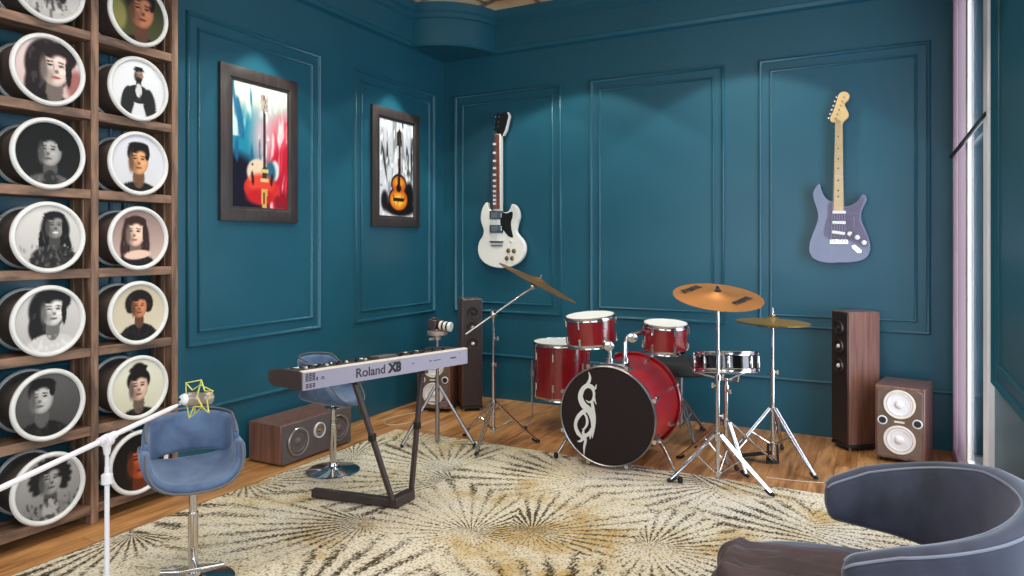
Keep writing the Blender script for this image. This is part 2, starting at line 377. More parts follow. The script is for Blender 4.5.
wpart('window_bar', B().cyl((XR-0.026, 3.94, 2.075), (XR-0.026, 5.72, 2.075), 0.012, seg=12), M['matte'], w1)
w2 = window(2, *W2)
b = B()
for y in (-0.2, 1.2): b.span(XR, XR+0.06, y-0.03, y+0.03, W2[2]+0.05, W2[3]-0.05)
wpart('window_mullion', b, M['mauve'], w2)
wpart('window_pane', B().span(XR+0.035, XR+0.041, W2[0]+0.05, W2[1]-0.05, W2[2]+0.05, W2[3]-0.05), M['glass'], w2)

b = B()
b.span(-3.2, 0.1, YF-0.08, YF+0.02, 0.5, 0.55).span(-3.2, 0.1, YF-0.08, YF+0.02, 2.85, 2.9)
for x in (-3.2, -2.1, -1.0, 0.05): b.span(x, x+0.05, YF-0.079, YF+0.019, 0.55, 2.85)
w3 = struct('window_3', b, M['mauve'], bevel=0.004)  # unseen window behind the camera, added to let in frontal fill
wpart('window_pane', B().span(-3.15, 0.05, YF-0.03, YF-0.024, 0.55, 2.85), M['glass'], w3)

struct('added_outside_wall', B().span(XR+0.101, XR+0.9, 5.72, 5.92, 0, ZC), M['teal'])  # made-up wall, added outside so the pane shows dark teal, not bright sky
# rug
b = B()
RX0, RX1, RY0, RY1 = -3.345, 0.22, -1.2, 4.40
b.grid(lambda u, v: V(((RX0+(RX1-RX0)*u), RY0+(RY1-RY0)*v, 0.012+0.002*noise.noise(V((u*30, v*40, 0))))), 60, 90)
b.rings([[(RX0, RY0, 0.0), (RX1, RY0, 0), (RX1, RY1, 0), (RX0, RY1, 0)], [(RX0, RY0, 0.009), (RX1, RY0, 0.009), (RX1, RY1, 0.009), (RX0, RY1, 0.009)]])
tag(out('rug', b, M['rug']), 'large cream rug with dark radiating fan pattern and gold patches on the wood floor', 'rug')

# ------------------------------------------------------------------ display shelf with round picture cans
ZB = [0.079+0.41*k for k in range(8)]; XS = -3.61
UY = [1.712, 2.1865, 2.6525]
sh = thing('display_shelf', 'tall open brown wooden shelf of square cells against the teal wall', 'shelf', (XL+0.1, 2.19, 0))
for y in UY:
    out('upright', B().span(XL+0.003, XS, y-0.02, y+0.02, 0, 3.20), M['shelf_up'], sh, world=True, bevel=0.003)
for z in ZB:
    b = B()
    for a, c in zip(UY, UY[1:]): b.span(XL+0.004, XS-0.002, a+0.0202, c-0.0202, z-0.0235, z+0.0235)
    out('shelf_board', b, M['shelf'], sh, world=True, bevel=0.003)
b = B()
for x in (XL+0.03, XL+0.115):
    for y in UY: 
        for a, s_ in ((y-0.0305, 0.02),):
            if y > 2.0: b.span(x, x+0.028, a, a+0.010, 0.02, 3.18)
out('rear_batten', b, M['shelf_up'], sh, world=True, bevel=0.002)

def paint(me_fn, shapes, seed=0):
    """colour at (x, y) in -1..1 from a list of shapes, last one on top"""
    def col(x, y):
        c = [0, 0, 0]
        for s in shapes:
            k = s[0]
            if k == 'g':      # vertical gradient ground
                f = (y+1)/2; c = [s[1][i]*(1-f)+s[2][i]*f for i in range(3)]; continue
            if k == 'e':
                _, cx, cy, rx, ry, rot, cc, soft = s
                dx, dy = x-cx, y-cy; ca, sa = cos(rot), sin(rot)
                d = sqrt(((dx*ca+dy*sa)/rx)**2+((dy*ca-dx*sa)/ry)**2)
                a = min(1, max(0, (1-d)/soft+0.5))
            elif k == 'p':
                _, pts, cc = s; ins = False; j = len(pts)-1
                for i in range(len(pts)):
                    (xi, yi), (xj, yj) = pts[i], pts[j]
                    if (yi > y) != (yj > y) and x < (xj-xi)*(y-yi)/(yj-yi)+xi: ins = not ins
                    j = i
                a = 1.0 if ins else 0.0
            elif k == 'n':    # noisy blotches
                _, fx, fy, th, cc, amt, reg = s
                a = 0
                if reg(x, y):
                    n = noise.noise(V((x*fx+seed*3.1, y*fy+seed, seed*1.7)))
                    a = amt*min(1, max(0, (n-th)*5))
            if a: c = [c[i]*(1-a)+cc[i]*a for i in range(3)]
        return c
    return me_fn(col)
def set_cols(me, cols):
    at = me.color_attributes.new('Col', 'FLOAT_COLOR', 'POINT')
    at.data.foreach_set('color', [v for c in cols for v in (lin(c[0]), lin(c[1]), lin(c[2]), 1.0)])

def head(cx, cy, s, skin, hair, style, top, beard=None, turn=0.0, bw=False, lips=None, tee=None):
    s *= 1.22; hl = tuple(min(255, c+46) for c in hair)
    dk = tuple(c*0.5 for c in skin); md = tuple(c*0.74 for c in skin); S = []
    E = lambda x, y, rx, ry, c, soft=0.12, rot=0: S.append(('e', cx+s*x, cy+s*y, s*rx, s*ry, rot, c, soft))
    if style == 'long': E(0, -0.35, 1.0, 1.5, hair, 0.15); E(-0.5, -1.1, 0.6, 1.1, hair, 0.2); E(0.55, -0.9, 0.5, 0.9, hair, 0.2)
    if style == 'dreads':
        E(0.05, -0.3, 1.05, 1.4, hair, 0.2)
        for k in range(11): E(-1.0+0.21*k, -1.2-0.5*sin(k*1.3), 0.16, 0.85, hair, 0.2, 0.25*sin(k*2.1))
    if style == 'curly':
        for k in range(14):
            a = -0.5+k*(pi+1.0)/13; E(0.92*cos(a), 0.25+0.85*sin(a), 0.36, 0.36, hair, 0.3)
    if style == 'shaggy':
        for k in range(14):
            a = -0.7+k*(pi+1.4)/13; E(0.95*cos(a), 0.15+0.95*sin(a), 0.42, 0.25, hair, 0.4, a)
    if style == 'updo':
        E(0, 0.45, 0.85, 0.85, hair); E(0.0, 1.25, 0.5, 0.42, hair, 0.3); E(0.35, 1.2, 0.35, 0.2, hair, 0.3, 0.6); E(-0.4, 1.15, 0.3, 0.2, hair, 0.3, -0.5)
    if style == 'side': E(-0.35, 0.0, 1.05, 1.35, hair, 0.12); E(0.3, 0.6, 0.8, 0.7, hair); E(-0.7, -1.0, 0.7, 1.0, hair, 0.2)
    # shoulders and clothing
    ins = lambda x, y, ox, oy, rx, ry: ((x-cx-ox*s)/(rx*s))**2+((y-cy-oy*s)/(ry*s))**2 < 1
    if style in ('long', 'dreads'): S.append(('n', 12, 4, 0.12, hl, 0.6, lambda x, y: ins(x, y, 0, -0.35, 0.92, 1.4)))
    if style == 'side': S.append(('n', 12, 4, 0.12, hl, 0.6, lambda x, y: ins(x, y, -0.35, 0, 0.95, 1.25)))
    if style == 'curly': S.append(('n', 14, 14, 0.15, hl, 0.6, lambda x, y: ins(x, y, 0, 0.25, 1.0, 0.95)))
    S.append(('e', cx-0.05*s, cy-2.75*s, 1.75*s, 1.35*s, 0, top, 0.06))
    E(0, -1.15, 0.42, 0.7, dk)
    if tee: E(0, -2.2, 0.5, 1.0, tee, 0.1)
    E(0, -0.02, 0.68, 0.92, md, 0.08); E(0.06+turn*0.2, -0.02, 0.58, 0.84, skin, 0.3)
    # hair over the forehead
    if style in ('short', 'long', 'updo', 'cap', 'side', 'curly', 'shaggy', 'dreads'):
        E(-turn*0.2, 0.78, 0.74, 0.36, hair, 0.15)
        if style in ('short', 'shaggy'): E(-0.6, 0.45, 0.2, 0.45, hair, 0.2); E(0.6, 0.45, 0.18, 0.42, hair, 0.2); E(0, 0.95, 0.7, 0.25, hair, 0.15)
        if style in ('long', 'side', 'dreads'): E(-0.66, 0.1, 0.22, 0.9, hair, 0.2); E(0.68, 0.0, 0.16, 0.9, hair, 0.2)
        if style == 'cap': E(0, 0.95, 0.72, 0.32, hair, 0.1); E(0.15, 0.66, 0.75, 0.12, hair, 0.15)
    S.append(('n', 10, 5, 0.16, tuple(min(255, c+34) for c in top), 0.5, lambda x, y: ins(x, y, -0.05, -2.75, 1.65, 1.25)))
    E(-0.30+turn*0.2, -0.45, 0.24, 0.34, md, 0.9); E(0.16+turn*0.3, 0.42, 0.3, 0.2, tuple(min(255, c*1.07) for c in skin), 0.9); E(0.3+turn*0.3, -0.16, 0.15, 0.12, tuple(min(255, c*1.09) for c in skin), 0.9)
    eye = (28, 22, 22)
    for sx in (-1, 1):
        E(turn*0.25+sx*0.27, 0.10, 0.14, 0.055, eye, 0.5); E(turn*0.25+sx*0.28, 0.27, 0.18, 0.04, tuple(c*0.8 for c in hair), 0.5, -sx*0.12)
    E(turn*0.38+0.02, -0.2, 0.10, 0.09, dk, 0.9); E(turn*0.3-0.1, 0.0, 0.035, 0.22, md, 0.8)
    if beard: E(turn*0.2, -0.62, 0.5, 0.4, beard, 0.25); E(turn*0.3, -0.38, 0.3, 0.07, beard, 0.5)
    E(turn*0.3, -0.50, 0.22, 0.07, lips or tuple(c*0.5 for c in skin), 0.5)
    E(-0.52, -0.15, 0.18, 0.6, dk, 0.9)
    return S
G = lambda v: (v, v*0.97, v*0.95)
cans = [
 # row, column, label, shapes
 (0, 0, 'dark tousled hair and open denim shirt, in black and white', [('g', G(120), G(170))]+head(0.05, 0.25, 0.40, G(150), G(30), 'shaggy', G(120), turn=0.2, tee=G(165))+[('n', 9, 5, 0.1, G(40), 0.7, lambda x, y: y < -0.3)]),
 (0, 1, 'an orange-lit man in an olive shirt', [('g', (30, 20, 14), (20, 14, 12))]+head(0.05, 0.05, 0.56, (190, 84, 40), (22, 14, 12), 'short', (88, 90, 50), turn=0.1)),
 (1, 0, 'a short-haired man in a dark coat on grey', [('g', G(60), G(92))]+head(-0.2, 0.25, 0.42, G(176), G(24), 'short', G(26), turn=-0.4)),
 (1, 1, 'a woman with a dark topknot and black turtleneck on cream', [('g', (196, 190, 166), (222, 216, 196))]+head(0, 0.02, 0.42, (206, 168, 148), (24, 18, 18), 'updo', (20, 17, 18), lips=(126, 60, 56))),
 (2, 0, 'a smiling woman with long dark waves over one shoulder', [('g', G(170), G(205))]+head(0.12, 0.32, 0.42, G(206), G(26), 'side', G(196), turn=0.2, lips=G(96))),
 (2, 1, 'a woman with a curly dark bob and black top on beige', [('g', (206, 192, 166), (190, 176, 152))]+head(0.02, 0.22, 0.34, (186, 120, 84), (26, 18, 16), 'curly', (22, 18, 20), lips=(130, 40, 40))),
 (3, 0, 'a laughing man with long dreadlocks on pale grey', [('g', G(176), G(206))]+head(0.18, 0.36, 0.34, G(132), G(20), 'dreads', G(34), turn=0.2, lips=G(220))+[('n', 14, 4, 0.15, G(120), 0.6, lambda x, y: y < -0.25)]),
 (3, 1, 'a smiling woman with long brown hair and bare shoulders', [('g', (196, 172, 158), (138, 112, 106))]+head(-0.12, 0.2, 0.42, (224, 186, 166), (50, 32, 30), 'long', (24, 20, 26), turn=-0.3, lips=(176, 84, 84))+[('e', -0.05, -0.58, 0.5, 0.16, 0.1, (222, 184, 164), 0.2)]),
 (4, 0, 'a man in a grey blazer looking aside in deep shadow', [('g', G(24), G(18))]+head(0.05, 0.1, 0.42, G(160), G(16), 'short', G(84), turn=-0.45, tee=G(40))),
 (4, 1, 'a man in a black sweater on light grey', [('g', (196, 194, 198), (212, 210, 214))]+head(0.0, 0.12, 0.44, (212, 150, 104), (20, 16, 16), 'short', (20, 18, 20))),
 (5, 0, 'a woman with pinned-up dark hair on a pink ground', [('g', (196, 168, 166), (214, 196, 192)), ('e', 0.85, -0.35, 0.3, 0.5, 0, (148, 92, 88), 0.5)]+head(0.18, 0.12, 0.52, (214, 190, 180), (30, 22, 24), 'side', (18, 14, 16), turn=0.2, lips=(150, 84, 84))),
 (5, 1, 'a bearded man in a cap and dark jacket on white', [('g', (206, 204, 206), (224, 222, 224))]+head(0.0, 0.48, 0.2, (150, 116, 98), (24, 22, 24), 'cap', (30, 28, 30), beard=(20, 16, 16), tee=(206, 202, 202))+[('e', -0.42, -0.55, 0.24, 0.6, -0.1, (34, 32, 34), 0.1), ('e', 0.42, -0.55, 0.24, 0.6, 0.1, (34, 32, 34), 0.1)]),
 (6, 0, 'pale clothing with dark hair strands, head cropped away', [('g', G(190), G(170))]+head(0.05, 0.35, 0.40, G(190), G(30), 'long', G(176), turn=0.1)+[('n', 12, 3, 0.1, G(60), 0.8, lambda x, y: y < 0 and abs(x) < 0.55)]),
 (6, 1, 'a man with dark hair and an olive background', [('g', (66, 70, 40), (40, 40, 26)), ('e', -0.8, -0.2, 0.35, 0.6, 0, (120, 116, 66), 0.4)]+head(0.1, 0.18, 0.55, (166, 106, 76), (20, 15, 14), 'short', (18, 16, 18), turn=0.2)),
]
def can(row, colm, text, shapes):
    yc = (UY[colm]+UY[colm+1])/2+(-0.002 if colm else 0.0); zc = ZB[row]+0.0235+0.160
    t = thing('picture_can', 'white-rimmed shelf can picturing '+text, 'picture can', (XS, yc, ZB[row]+0.0236), 0, 'round picture cans in the shelf')
    x0, x1 = XL+0.006, XS+0.006
    out('can_body', B().lathe([(0.142, 0), (0.147, 0.002), (0.147, x1-x0), (0.142, x1-x0)], (x0, yc, zc), (1, 0, 0), 64), M['barrel'], t, world=True)
    out('rear_rim', B().torus((x0+0.014, yc, zc), (1, 0, 0), 0.1485, 0.0115, 72, sy=1.1), M['white'], t, world=True)
    out('front_rim', B().torus((XS+0.018, yc, zc), (1, 0, 0), 0.1635, 0.0125, 72, sy=1.1), M['white'], t, world=True)
    NR, NS = 30, 76; b = B(); c0 = b.b.verts.new((XS+0.016, yc, zc)); ring = None; pts = [(0, 0)]
    for i in range(1, NR+1):
        rr = i/NR; new = []
        for k in range(NS):
            a = 2*pi*k/NS; new.append(b.b.verts.new((XS+0.016, yc+0.155*rr*cos(a), zc+0.155*rr*sin(a)))); pts.append((rr*cos(a), rr*sin(a)))
        for k in range(NS):
            if ring is None: b.face((c0, new[k], new[(k+1) % NS]))
            else: b.face((ring[k], new[k], new[(k+1) % NS], ring[(k+1) % NS]))
        ring = new
    b.b.verts.index_update()
    o = out('portrait', b, M['print'], t, world=True)
    paint(lambda col: set_cols(o.data, [col(x, y) for x, y in pts]), shapes, row+colm*7)
for c in cans: can(*c)

# ------------------------------------------------------------------ framed pictures on the left wall
def framed(y0, y1, z0, z1, label, shapes, seed):
    t = thing('framed_picture', label, 'picture', (XL+0.02, (y0+y1)/2, z0), 0, 'framed guitar pictures')
    b = B(); fw = 0.098
    prof = [(0, 0.002), (0, 0.026), (0.010, 0.031), (fw-0.022, 0.031), (fw-0.016, 0.024), (fw, 0.022), (fw, 0.002)]
    loops = [[(XL+h, y0+a, z0+a), (XL+h, y1-a, z0+a), (XL+h, y1-a, z1-a), (XL+h, y0+a, z1-a)] for a, h in prof]
    L = [[b.b.verts.new(p) for p in l] for l in loops+[loops[0]]]
    for A, C in zip(L, L[1:]):
        for i in range(4): b.face((A[i], A[(i+1) % 4], C[(i+1) % 4], C[i]))
    out('picture_frame', b, M['frame'], t, world=True)
    ya, yb, za, zb = y0+fw-0.002, y1-fw+0.002, z0+fw-0.002, z1-fw+0.002; NU, NV = 62, 104; b = B(); pts = []
    vs = []
    for i in range(NU+1):
        for j in range(NV+1):
            u, v = i/NU, j/NV; vs.append(b.b.verts.new((XL+0.019, ya+(yb-ya)*u, za+(zb-za)*v))); pts.append((2*u-1, 2*v-1))
    for i in range(NU):
        for j in range(NV): b.face((vs[i*(NV+1)+j], vs[(i+1)*(NV+1)+j], vs[(i+1)*(NV+1)+j+1], vs[i*(NV+1)+j+1]))
    b.b.verts.index_update(); o = out('canvas', b, M['print'], t, world=True)
    paint(lambda col: set_cols(o.data, [col(x, y) for x, y in pts]), shapes, seed)
al = lambda x, y: True
sh1 = [('g', (16, 20, 44), (222, 226, 208)),
 ('e', -0.7, 0.1, 0.75, 0.42, 0.2, (30, 128, 152), 0.8), ('e', 0.2, 0.15, 0.5, 0.4, 0, (196, 170, 176), 0.9), ('e', -0.9, -0.7, 0.9, 0.55, 0, (14, 14, 32), 0.35),
 ('e', 1.0, -0.4, 0.72, 0.75, 0, (186, 26, 48), 0.35), ('e', 0.8, 0.35, 0.5, 0.25, 0.3, (206, 120, 130), 0.9), ('e', 0.9, -1.0, 0.8, 0.3, 0, (140, 14, 30), 0.5),
 ('n', 5, 2.2, 0.02, (232, 236, 226), 0.8, lambda x, y: y > 0.12), ('n', 6, 2, 0.12, (24, 92, 128), 0.9, lambda x, y: x < 0.1 and y > -0.35), ('n', 7, 3, 0.1, (222, 60, 76), 0.7, lambda x, y: x > 0.25 and y < 0.5),
 ('n', 8, 3, 0.2, (240, 226, 226), 0.7, lambda x, y: x > 0),
 ('e', 0.02, -0.68, 0.62, 0.24, 0, (206, 44, 38), 0.1), ('e', -0.1, -0.42, 0.40, 0.22, 0, (222, 196, 170), 0.15), ('e', 0.52, -0.36, 0.16, 0.17, 0, (206, 206, 206), 0.3), ('e', 0.36, -0.4, 0.18, 0.18, 0.3, (40, 96, 116), 0.4),
 ('e', 0.0, -0.6, 0.46, 0.16, 0, (224, 66, 50), 0.5), ('e', -0.02, -0.82, 0.5, 0.13, 0, (190, 30, 36), 0.4),
 ('e', -0.3, -0.52, 0.05, 0.12, 0.2, (60, 18, 18), 0.3), ('e', 0.4, -0.52, 0.05, 0.11, -0.2, (60, 18, 18), 0.3),
 ('p', [(0.06, -0.5), (0.2, -0.5), (0.16, 0.6), (0.09, 0.6)], (62, 40, 40)), ('p', [(0.02, 0.6), (0.22, 0.6), (0.28, 0.86), (0.2, 0.82), (0.12, 0.88), (-0.02, 0.85)], (178, 160, 150)),
 ('n', 22, 12, 0.1, (90, 60, 60), 0.8, lambda x, y: 0 < x < 0.25 and 0.6 < y < 0.87),
 ('p', [(0.0, -0.42), (0.26, -0.42), (0.26, -0.36), (0.0, -0.36)], (214, 186, 120)), ('p', [(0.0, -0.56), (0.26, -0.56), (0.26, -0.5), (0.0, -0.5)], (214, 186, 120)),
 ('p', [(0.04, -1.0), (0.2, -1.0), (0.24, -0.68), (0.0, -0.68)], (206, 160, 84)), ('p', [(0.09, -0.94), (0.15, -0.94), (0.16, -0.74), (0.08, -0.74)], (120, 30, 24)),
 ('e', -0.3, -0.3, 0.04, 0.02, 0, (60, 30, 30), 0.3), ('p', [(0.62, -0.95), (0.92, -0.95), (0.92, -0.975), (0.62, -0.975)], (60, 40, 46))]
sh2 = [('g', (208, 204, 206), (198, 196, 200)),
 ('n', 4, 1.6, 0.08, (120, 118, 122), 0.7, al), ('n', 6, 2.2, 0.22, (30, 28, 30), 0.9, lambda x, y: y > -0.4 and (x < -0.2 or x > 0.3)), ('n', 9, 5, 0.15, (240, 240, 240), 0.8, al),
 ('e', 0.2, -0.82, 0.9, 0.17, 0, (16, 12, 12), 0.3), ('e', 0.75, -0.55, 0.28, 0.3, 0, (14, 12, 12), 0.4), ('e', -0.7, -0.68, 0.2, 0.2, 0.4, (20, 16, 16), 0.5), ('e', -0.7, 0.1, 0.05, 0.4, 0.35, (40, 38, 40), 0.5),
 ('e', 0.12, -0.64, 0.6, 0.27, 0, (24, 10, 4), 0.08), ('e', 0.14, -0.32, 0.46, 0.22, 0, (24, 10, 4), 0.08), ('e', 0.12, -0.64, 0.52, 0.23, 0, (206, 96, 22), 0.12), ('e', 0.14, -0.33, 0.39, 0.18, 0, (190, 92, 24), 0.12),
 ('e', 0.1, -0.66, 0.36, 0.14, 0, (248, 186, 62), 0.8), ('e', 0.12, -0.28, 0.28, 0.1, 0, (226, 140, 44), 0.8), ('e', 0.12, -0.4, 0.15, 0.085, 0, (30, 12, 8), 0.2),
 ('p', [(-0.2, -0.68), (0.42, -0.68), (0.42, -0.61), (-0.2, -0.61)], (40, 16, 10)), ('n', 20, 8, 0.2, (120, 40, 10), 0.6, lambda x, y: abs(x-0.12) < 0.4 and -0.85 < y < -0.55),
 ('p', [(0.05, -0.36), (0.22, -0.36), (0.24, 0.5), (0.12, 0.52)], (40, 24, 18)), ('p', [(0.0, 0.5), (0.3, 0.48), (0.28, 0.78), (0.14, 0.86), (0.02, 0.76)], (44, 30, 22)), ('n', 14, 8, 0.1, (150, 110, 60), 0.5, lambda x, y: 0.05 < x < 0.25 and y > 0)]
framed(3.112, 3.79, 1.618, 2.654, 'dark framed painting of a red electric guitar on teal and crimson paint', sh1, 1)
framed(4.648, 5.33, 1.618, 2.654, 'dark framed painting of an orange acoustic guitar on grey and white', sh2, 2)

# ------------------------------------------------------------------ guitars on the back wall
def guitar(name, label, body_pts, thick, mats, Y, dec):
    P0 = on_back(*dec['o'], Y)
    t = thing(name, label, 'guitar', (P0[0], Y, P0[1]), 0, 'electric guitars hung on the back wall')
    def pl(pts, y0, y1):
        b = B(); b.prism([on_back(px, py, Y-0.045) for px, py in pts], lambda u, v, tt: V((u, tt, v)), y0, y1); return b
    return t, pl
def smooth_closed(pts, n=4):
    o = []; N = len(pts)
    for i in range(N):
        p0, p1, p2, p3 = [V((*pts[(i+k-1) % N], 0)) for k in range(4)]
        for k in range(n):
            s = k/n; q = 0.5*((2*p1)+(p2-p0)*s+(2*p0-5*p1+4*p2-p3)*s*s+(3*p1-p0-3*p2+p3)*s**3); o.append((q.x, q.y))
    return o
Y0 = YB-0.045; YF1 = Y0-0.045
s = lambda L: [(465+x/6.775, 190+y/6.776) for x, y in L]
sg_body = smooth_closed(s([(140, 85), (118, 118), (105, 170), (108, 220), (124, 270), (118, 310), (95, 350), (85, 400), (95, 450), (125, 490), (175, 518), (240, 530), (310, 520), (365, 490), (400, 440), (408, 390), (395, 345), (365, 308), (348, 280), (355, 230), (368, 180), (358, 130), (335, 100), (314, 97), (304, 125), (286, 148), (262, 150), (190, 142), (168, 135), (157, 115), (154, 92)]))
t, pl = guitar('electric_guitar', 'white double-horned electric guitar with black pickguard hung on the teal wall', None, 0, None, Y0, dict(o=(501, 268)))
out('guitar_body', pl(sg_body, Y0, YF1), M['sgw'], t, world=True, bevel=0.008, bseg=3)
out('neck', pl([(493.4, 212), (500.8, 212), (500.6, 134), (495.3, 134)], Y0+0.004, YF1-0.006), M['sgw'], t, world=True, bevel=0.003)
out('fingerboard', pl([(493.6, 209), (500.2, 209), (499.6, 134.6), (495.4, 134.6)], YF1-0.006, YF1-0.013), M['rosew'], t, world=True)
for k in range(12):
    b = B(); f = 1-0.94*(1-2**(-k*1.6/12))/(1-2**(-11*1.6/12)); py = 134.6+(209-134.6)*(1-f)*0.98+1
    w = 1.5
    q = [on_back(497.5-w, py+1.0, Y0), on_back(497.5+w, py+1.0, Y0), on_back(497.5+w, py-1.2, Y0), on_back(497.5-w, py-1.2, Y0)]
    b.prism(q, lambda u, v, tt: V((u, tt, v)), YF1-0.0125, YF1-0.0145)
    if k: out('fret_inlay', b, M['white_g'], t, world=True)
hs = [(494.3, 135.5), (493.8, 130), (495.2, 117.4), (497.0, 112.6), (502, 113.4), (506.2, 111.8), (507.8, 115.6), (504.6, 129.5), (501.6, 135.5)]
out('headstock', pl([(x+0.9, y) for x, y in hs], Y0+0.010, YF1+0.016), M['sgw'], t, world=True, bevel=0.002)
out('headstock_face', pl(hs, YF1+0.016, YF1+0.010), M['black'], t, world=True)
for i in range(3):
    for sx in (-1, 1):
        px = 501.6-0.9*i*0.9+sx*(4.6-0.4*i); py = 117.5+5*i; x, z = on_back(px, py, Y0)
        b = B(); b.cyl((x-sx*0.035, YF1+0.018, z), (x, YF1+0.018, z), 0.004, seg=8); b.ball((x, YF1+0.018, z), 0.012, 8, (1, 0.5, 0.8)); b.cyl((x-sx*0.045, YF1+0.012, z), (x-sx*0.045, YF1-0.006, z), 0.006, seg=8)
        out('tuning_peg', b, M['chrome'], t, world=True)
out('pickguard', pl(smooth_closed(s([(252, 152), (285, 158), (320, 146), (323, 180), (312, 220), (316, 270), (326, 318), (298, 314), (268, 280), (250, 258), (240, 220), (243, 180)]), 3), YF1, YF1-0.004), M['black'], t, world=True)
for x0, y0, x1, y1 in ((178, 148, 250, 190), (178, 243, 250, 283)):
    o = out('pickup', pl(s([(x0, y0), (x1, y0), (x1, y1), (x0, y1)]), YF1, YF1-0.011), M['chrome'], t, world=True, bevel=0.003)
    out('pickup_ring', pl(s([(x0-9, y0-6), (x1+7, y0-6), (x1+7, y1+6), (x0-9, y1+6)]), YF1, YF1-0.006), M['black'], o, world=True)
out('bridge', pl(s([(172, 345), (262, 345), (262, 358), (172, 358)]), YF1, YF1-0.014), M['steel'], t, world=True, bevel=0.002)
out('tailpiece', pl(s([(178, 372), (256, 372), (256, 380), (178, 380)]), YF1, YF1-0.01), M['steel'], t, world=True, bevel=0.002)
for x, y in ((310, 410), (348, 412), (300, 462), (335, 462)):
    p = on_back(465+x/6.775, 190+y/6.776, Y0); out('control_knob', B().lathe([(0.021, 0), (0.021, 0.004), (0.015, 0.006), (0.013, 0.018), (0.006, 0.02)], (p[0], YF1, p[1]), (0, -1, 0), 20), M['gold'], t, world=True)
p = on_back(465+325/6.775, 190+348/6.776, Y0); out('toggle_switch', B().lathe([(0.014, 0), (0.012, 0.005), (0.004, 0.006), (0.006, 0.022)], (p[0], YF1, p[1]), (0, -1, 0), 16), M['cream'], t, world=True)
b = B()
for k in range(6):
    x0, z0 = on_back(465+(190+k*9)/6.775, 190+352/6.776, Y0); x1, z1 = on_back(496.2+k*0.65, 132, Y0)
    b.cyl((x0, YF1-0.017, z0), (x1, YF1-0.014, z1), 0.0009, seg=5)
out('strings', b, M['steel'], t, world=True)
out('wall_hanger', B().cyl((on_back(499, 133, Y0)[0], YB-0.001, on_back(499, 130, Y0)[1]), (on_back(499, 133, Y0)[0], Y0+0.009, on_back(499, 130, Y0)[1]), 0.014), M['black'], t, world=True)

s = lambda L: [(800+x/6.4, 180+y/6.4) for x, y in L]
st_body = smooth_closed(s([(118, 22), (98, 42), (80, 78), (84, 130), (104, 190), (111, 240), (98, 290), (74, 350), (58, 400), (54, 450), (74, 497), (120, 524), (190, 535), (250, 532), (330, 530), (400, 515), (440, 480), (452, 430), (442, 370), (417, 310), (396, 260), (395, 210), (411, 168), (430, 128), (424, 103), (404, 90), (384, 105), (362, 138), (330, 158), (285, 165), (215, 138), (178, 124), (154, 98), (137, 60), (130, 30)]))
Y0 = YB-0.05; YF1 = Y0-0.05
t, pl = guitar('electric_guitar', 'grey-violet electric guitar with maple neck and three white pickups hung on the wall', None, 0, None, Y0, dict(o=(837, 263)))
out('guitar_body', pl(st_body, Y0, YF1), M['violet'], t, world=True, bevel=0.012, bseg=3)
out('neck', pl([(833.3, 211), (843.6, 211), (842.4, 121), (835.3, 121)], Y0+0.012, YF1-0.008), M['maple'], t, world=True, bevel=0.004)
for k in range(20):
    b = B(); f = (1-2**(-(k+1)/12.0))/(1-2**(-22/12.0)); py = 121+(210-121)*f
    b.prism([on_back(834.6, py+0.15, Y0), on_back(843.0, py+0.15, Y0), on_back(843.0, py-0.15, Y0), on_back(834.6, py-0.15, Y0)], lambda u, v, tt: V((u, tt, v)), YF1-0.008, YF1-0.0095)
    out('fret', b, M['steel'], t, world=True)
for k in (3, 5, 7, 9, 12, 15, 17):
    b = B(); f = (1-2**(-(k-0.5)/12.0))/(1-2**(-22/12.0)); p = on_back(838.6, 121+89*f, Y0)
    b.cyl((p[0], YF1-0.007, p[1]), (p[0], YF1-0.0088, p[1]), 0.006, seg=12)
    out('fret_dot', b, M['black'], t, world=True)
h = lambda L: [(780+x/2.743, 70+y/2.743) for x, y in L]
out('headstock', pl(smooth_closed(h([(150, 145), (139, 140), (137, 130), (146, 112), (154, 88), (160, 68), (170, 59), (184, 60), (191, 70), (186, 82), (178, 90), (180, 102), (188, 118), (186, 130), (174, 140), (171, 146)]), 3), Y0+0.014, YF1+0.014), M['maple'], t, world=True, bevel=0.003)
for i in range(6):
    px, py = 780+(134+4.3*i)/2.743, 70+(133-11.5*i)/2.743; x, z = on_back(px, py, Y0)
    b = B(); b.cyl((x, YF1+0.028, z), (x+0.05, YF1+0.028, z-0.01), 0.004, seg=8); b.ball((x, YF1+0.028, z), 0.011, 8, (1, 0.6, 1)); b.cyl((x+0.05, YF1+0.02, z-0.01), (x+0.05, YF1+0.002, z-0.01), 0.006, seg=8)
    out('tuning_peg', b, M['chrome'], t, world=True)
out('pickguard', pl(smooth_closed(s([(205, 142), (290, 172), (330, 165), (365, 150), (392, 112), (405, 106), (414, 122), (396, 170), (382, 220), (386, 270), (408, 320), (433, 370), (432, 425), (400, 425), (345, 402), (305, 380), (205, 378), (168, 368), (152, 340), (160, 285), (178, 225), (176, 172), (186, 146)]), 3), YF1, YF1-0.004), M['vguard'], t, world=True)
for q in ([(207, 197), (293, 197), (293, 216), (207, 216)], [(207, 263), (293, 264), (293, 283), (207, 282)], [(206, 322), (288, 334), (286, 353), (204, 342)]):
    out('pickup', pl(s(q), YF1-0.003, YF1-0.014), M['white_g'], t, world=True, bevel=0.005, bseg=3)
o = out('bridge', pl(s([(190, 380), (310, 380), (310, 411), (190, 411)]), YF1-0.002, YF1-0.012), M['chrome'], t, world=True, bevel=0.003)
b = B()
for k in range(6):
    xx = 198+k*18; b.b  # saddles
    b.prism([on_back(*q_, Y0) for q_ in s([(xx, 384), (xx+11, 384), (xx+11, 400), (xx, 400)])], lambda u, v, tt: V((u, tt, v)), YF1-0.012, YF1-0.018)
out('saddles', b, M['steel'], o, world=True)
